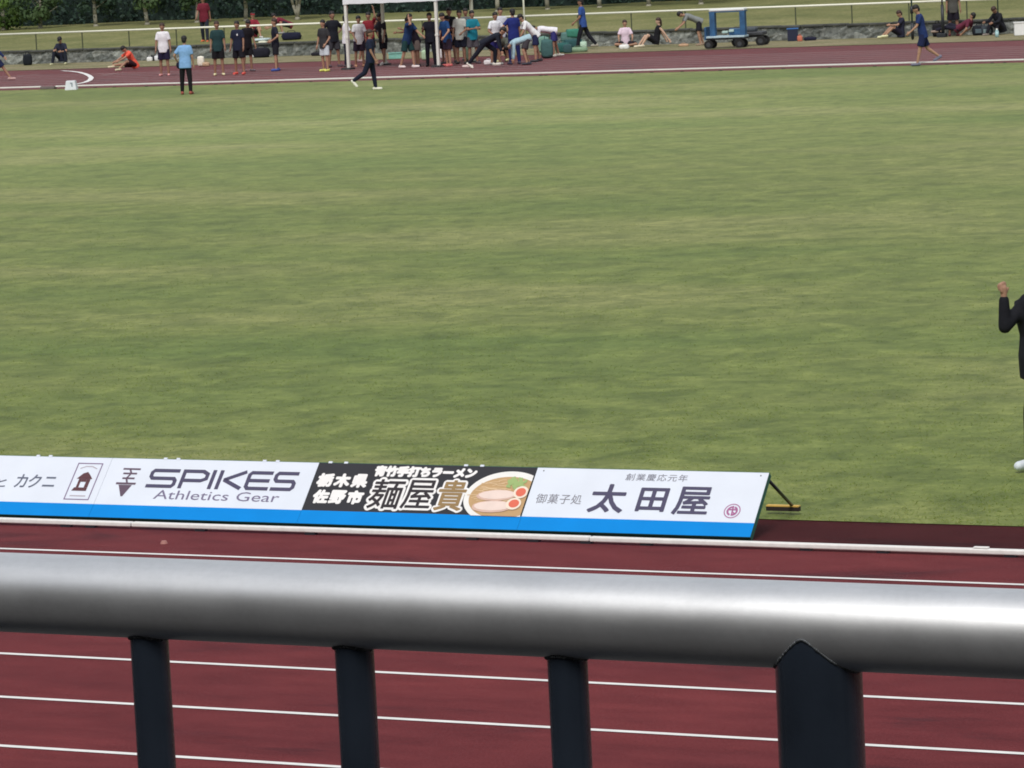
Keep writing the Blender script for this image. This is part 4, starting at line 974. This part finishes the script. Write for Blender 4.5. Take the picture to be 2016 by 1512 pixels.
# white lane marker box on the far kerb
b = gp(141, 177); t = thing('marker_box', 'white lane marker box standing on the grass edge of the far kerb', 'marker box', b, .35)
bm = bmesh.new()
vs = box(bm, (0, 0, .14), (.36, .30, .28), bev=.012)
for v in bm.verts:
    f = 1 - .25 * v.co.z / .28; v.co.x *= f; v.co.y *= f
obj('box_body', bm, mat('marker_white', (.72, .76, .82), .5, var=.06, scale=6), t)
bm = bmesh.new(); box(bm, (.05, -.142, .16), (.03, .006, .12)); box(bm, (.02, -.1425, .212), (.05, .006, .025)); obj('number_mark', bm, mat('marker_grey', (.25, .3, .36), .6), t)
# small disc marker on near track and scrap on the kerb
b = gp(323, 1070); bm = bmesh.new(); cone(bm, (0, 0, 0), (0, 0, .022), .03, .02, 16); tag(obj('track_stud', bm, mat('pink_plastic', (.38, .17, .15), .6), loc=b), 'tiny pale pink marker stud on the near red track', 'marker')
b = Vector((gp(1966, 1077).x, KN, .058)); bm = bmesh.new(); box(bm, (0, 0, .004), (.11, .045, .008), bev=.002); tag(obj('tape_scrap', bm, WHITE, loc=b), 'white scrap of tape stuck on the near kerb', 'tape')

# ------------------------------------------------------------------ blue equipment cart and grey trolley
b = gp(1433, 95); BLU = mat('cart_blue', (.028, .105, .23), .5, var=.25, scale=5); LBL = mat('cart_light', (.45, .60, .68), .5, var=.08)
TY = mat('tyre', (.010, .010, .011), .8); GREY = mat('trolley_grey', (.05, .055, .065), .6, var=.2)
def wheel(t, x, y, r, wd=.07, hub=GREY):
    bm = bmesh.new(); cone(bm, (x, y - wd / 2, r), (x, y + wd / 2, r), r, r, 20); o = obj('wheel', bm, TY, t, smooth=False)
    bm = bmesh.new(); cone(bm, (x, y - wd / 2 - .008, r), (x, y + wd / 2 + .008, r), r * .5, r * .5, 14); obj('hub', bm, hub, o)
t = thing('equipment_cart', 'blue framed equipment cart with pale top on the verge', 'cart', b, .18)
bm = bmesh.new(); box(bm, (0, 0, .38), (1.25, .7, .06), bev=.01); obj('platform', bm, LBL, t)
bm = bmesh.new(); box(bm, (0, 0, .32), (1.28, .6, .055)); obj('chassis', bm, DARK, t)
for x in (-.45, .54):
    bm = bmesh.new(); box(bm, (x, -.12, .80), (.17, .12, .78), bev=.01); box(bm, (x - .0, .22, .80), (.10, .1, .78), bev=.01); obj('upright', bm, BLU, t)
bm = bmesh.new(); box(bm, (.045, .05, 1.235), (1.16, .46, .08), bev=.03); obj('top_panel', bm, mat('cart_top', (.75, .80, .80), .5, var=.05), t)
bm = bmesh.new(); box(bm, (.045, .05, 1.175), (1.20, .42, .028)); obj('top_frame', bm, BLU, t)
bm = bmesh.new(); box(bm, (-.66, 0, .50), (.06, .6, .42), bev=.01); obj('end_panel', bm, BLU, t)
bm = bmesh.new(); box(bm, (.30, .15, .52), (.5, .25, .22), bev=.03); obj('load', bm, BLU, t)
bm = bmesh.new(); box(bm, (.15, .0, .56), (.16, .18, .08), bev=.02); box(bm, (-.1, .2, .52), (.2, .18, .07), bev=.02); obj('load', bm, mat('mint', (.45, .60, .55), .6), t)
for x, y in ((-.56, -.3), (-.56, .3), (.46, -.3), (.46, .3)): wheel(t, x, y, .145)
t = thing('flat_trolley', 'low dark grey flat trolley coupled right of the blue cart', 'trolley', gp(1462, 92) + Vector((0, .55, 0)), .18)
bm = bmesh.new(); box(bm, (.08, 0, .40), (.92, .7, .12), bev=.03); box(bm, (.05, 0, .31), (.8, .5, .06)); obj('deck', bm, GREY, t)
bm = bmesh.new(); box(bm, (.0, .1, .53), (.5, .5, .14), bev=.05); obj('load', bm, mat('trolley_load', (.07, .085, .10), .8, var=.2), t)
for x, y in ((-.34, -.34), (-.34, .34), (.46, -.34), (.46, .34)): wheel(t, x, y, .16)
bm = bmesh.new(); ball(bm, (-.52, -.36, .27), .085, (1, .5, 1)); obj('lamp', bm, mat('lamp_white', (.75, .85, .80), .3), t, smooth=True)
bm = bmesh.new(); tube(bm, [(-.45, 0, .3), (-.8, 0, .28)], .02, 6); obj('tow_bar', bm, DARK, t)
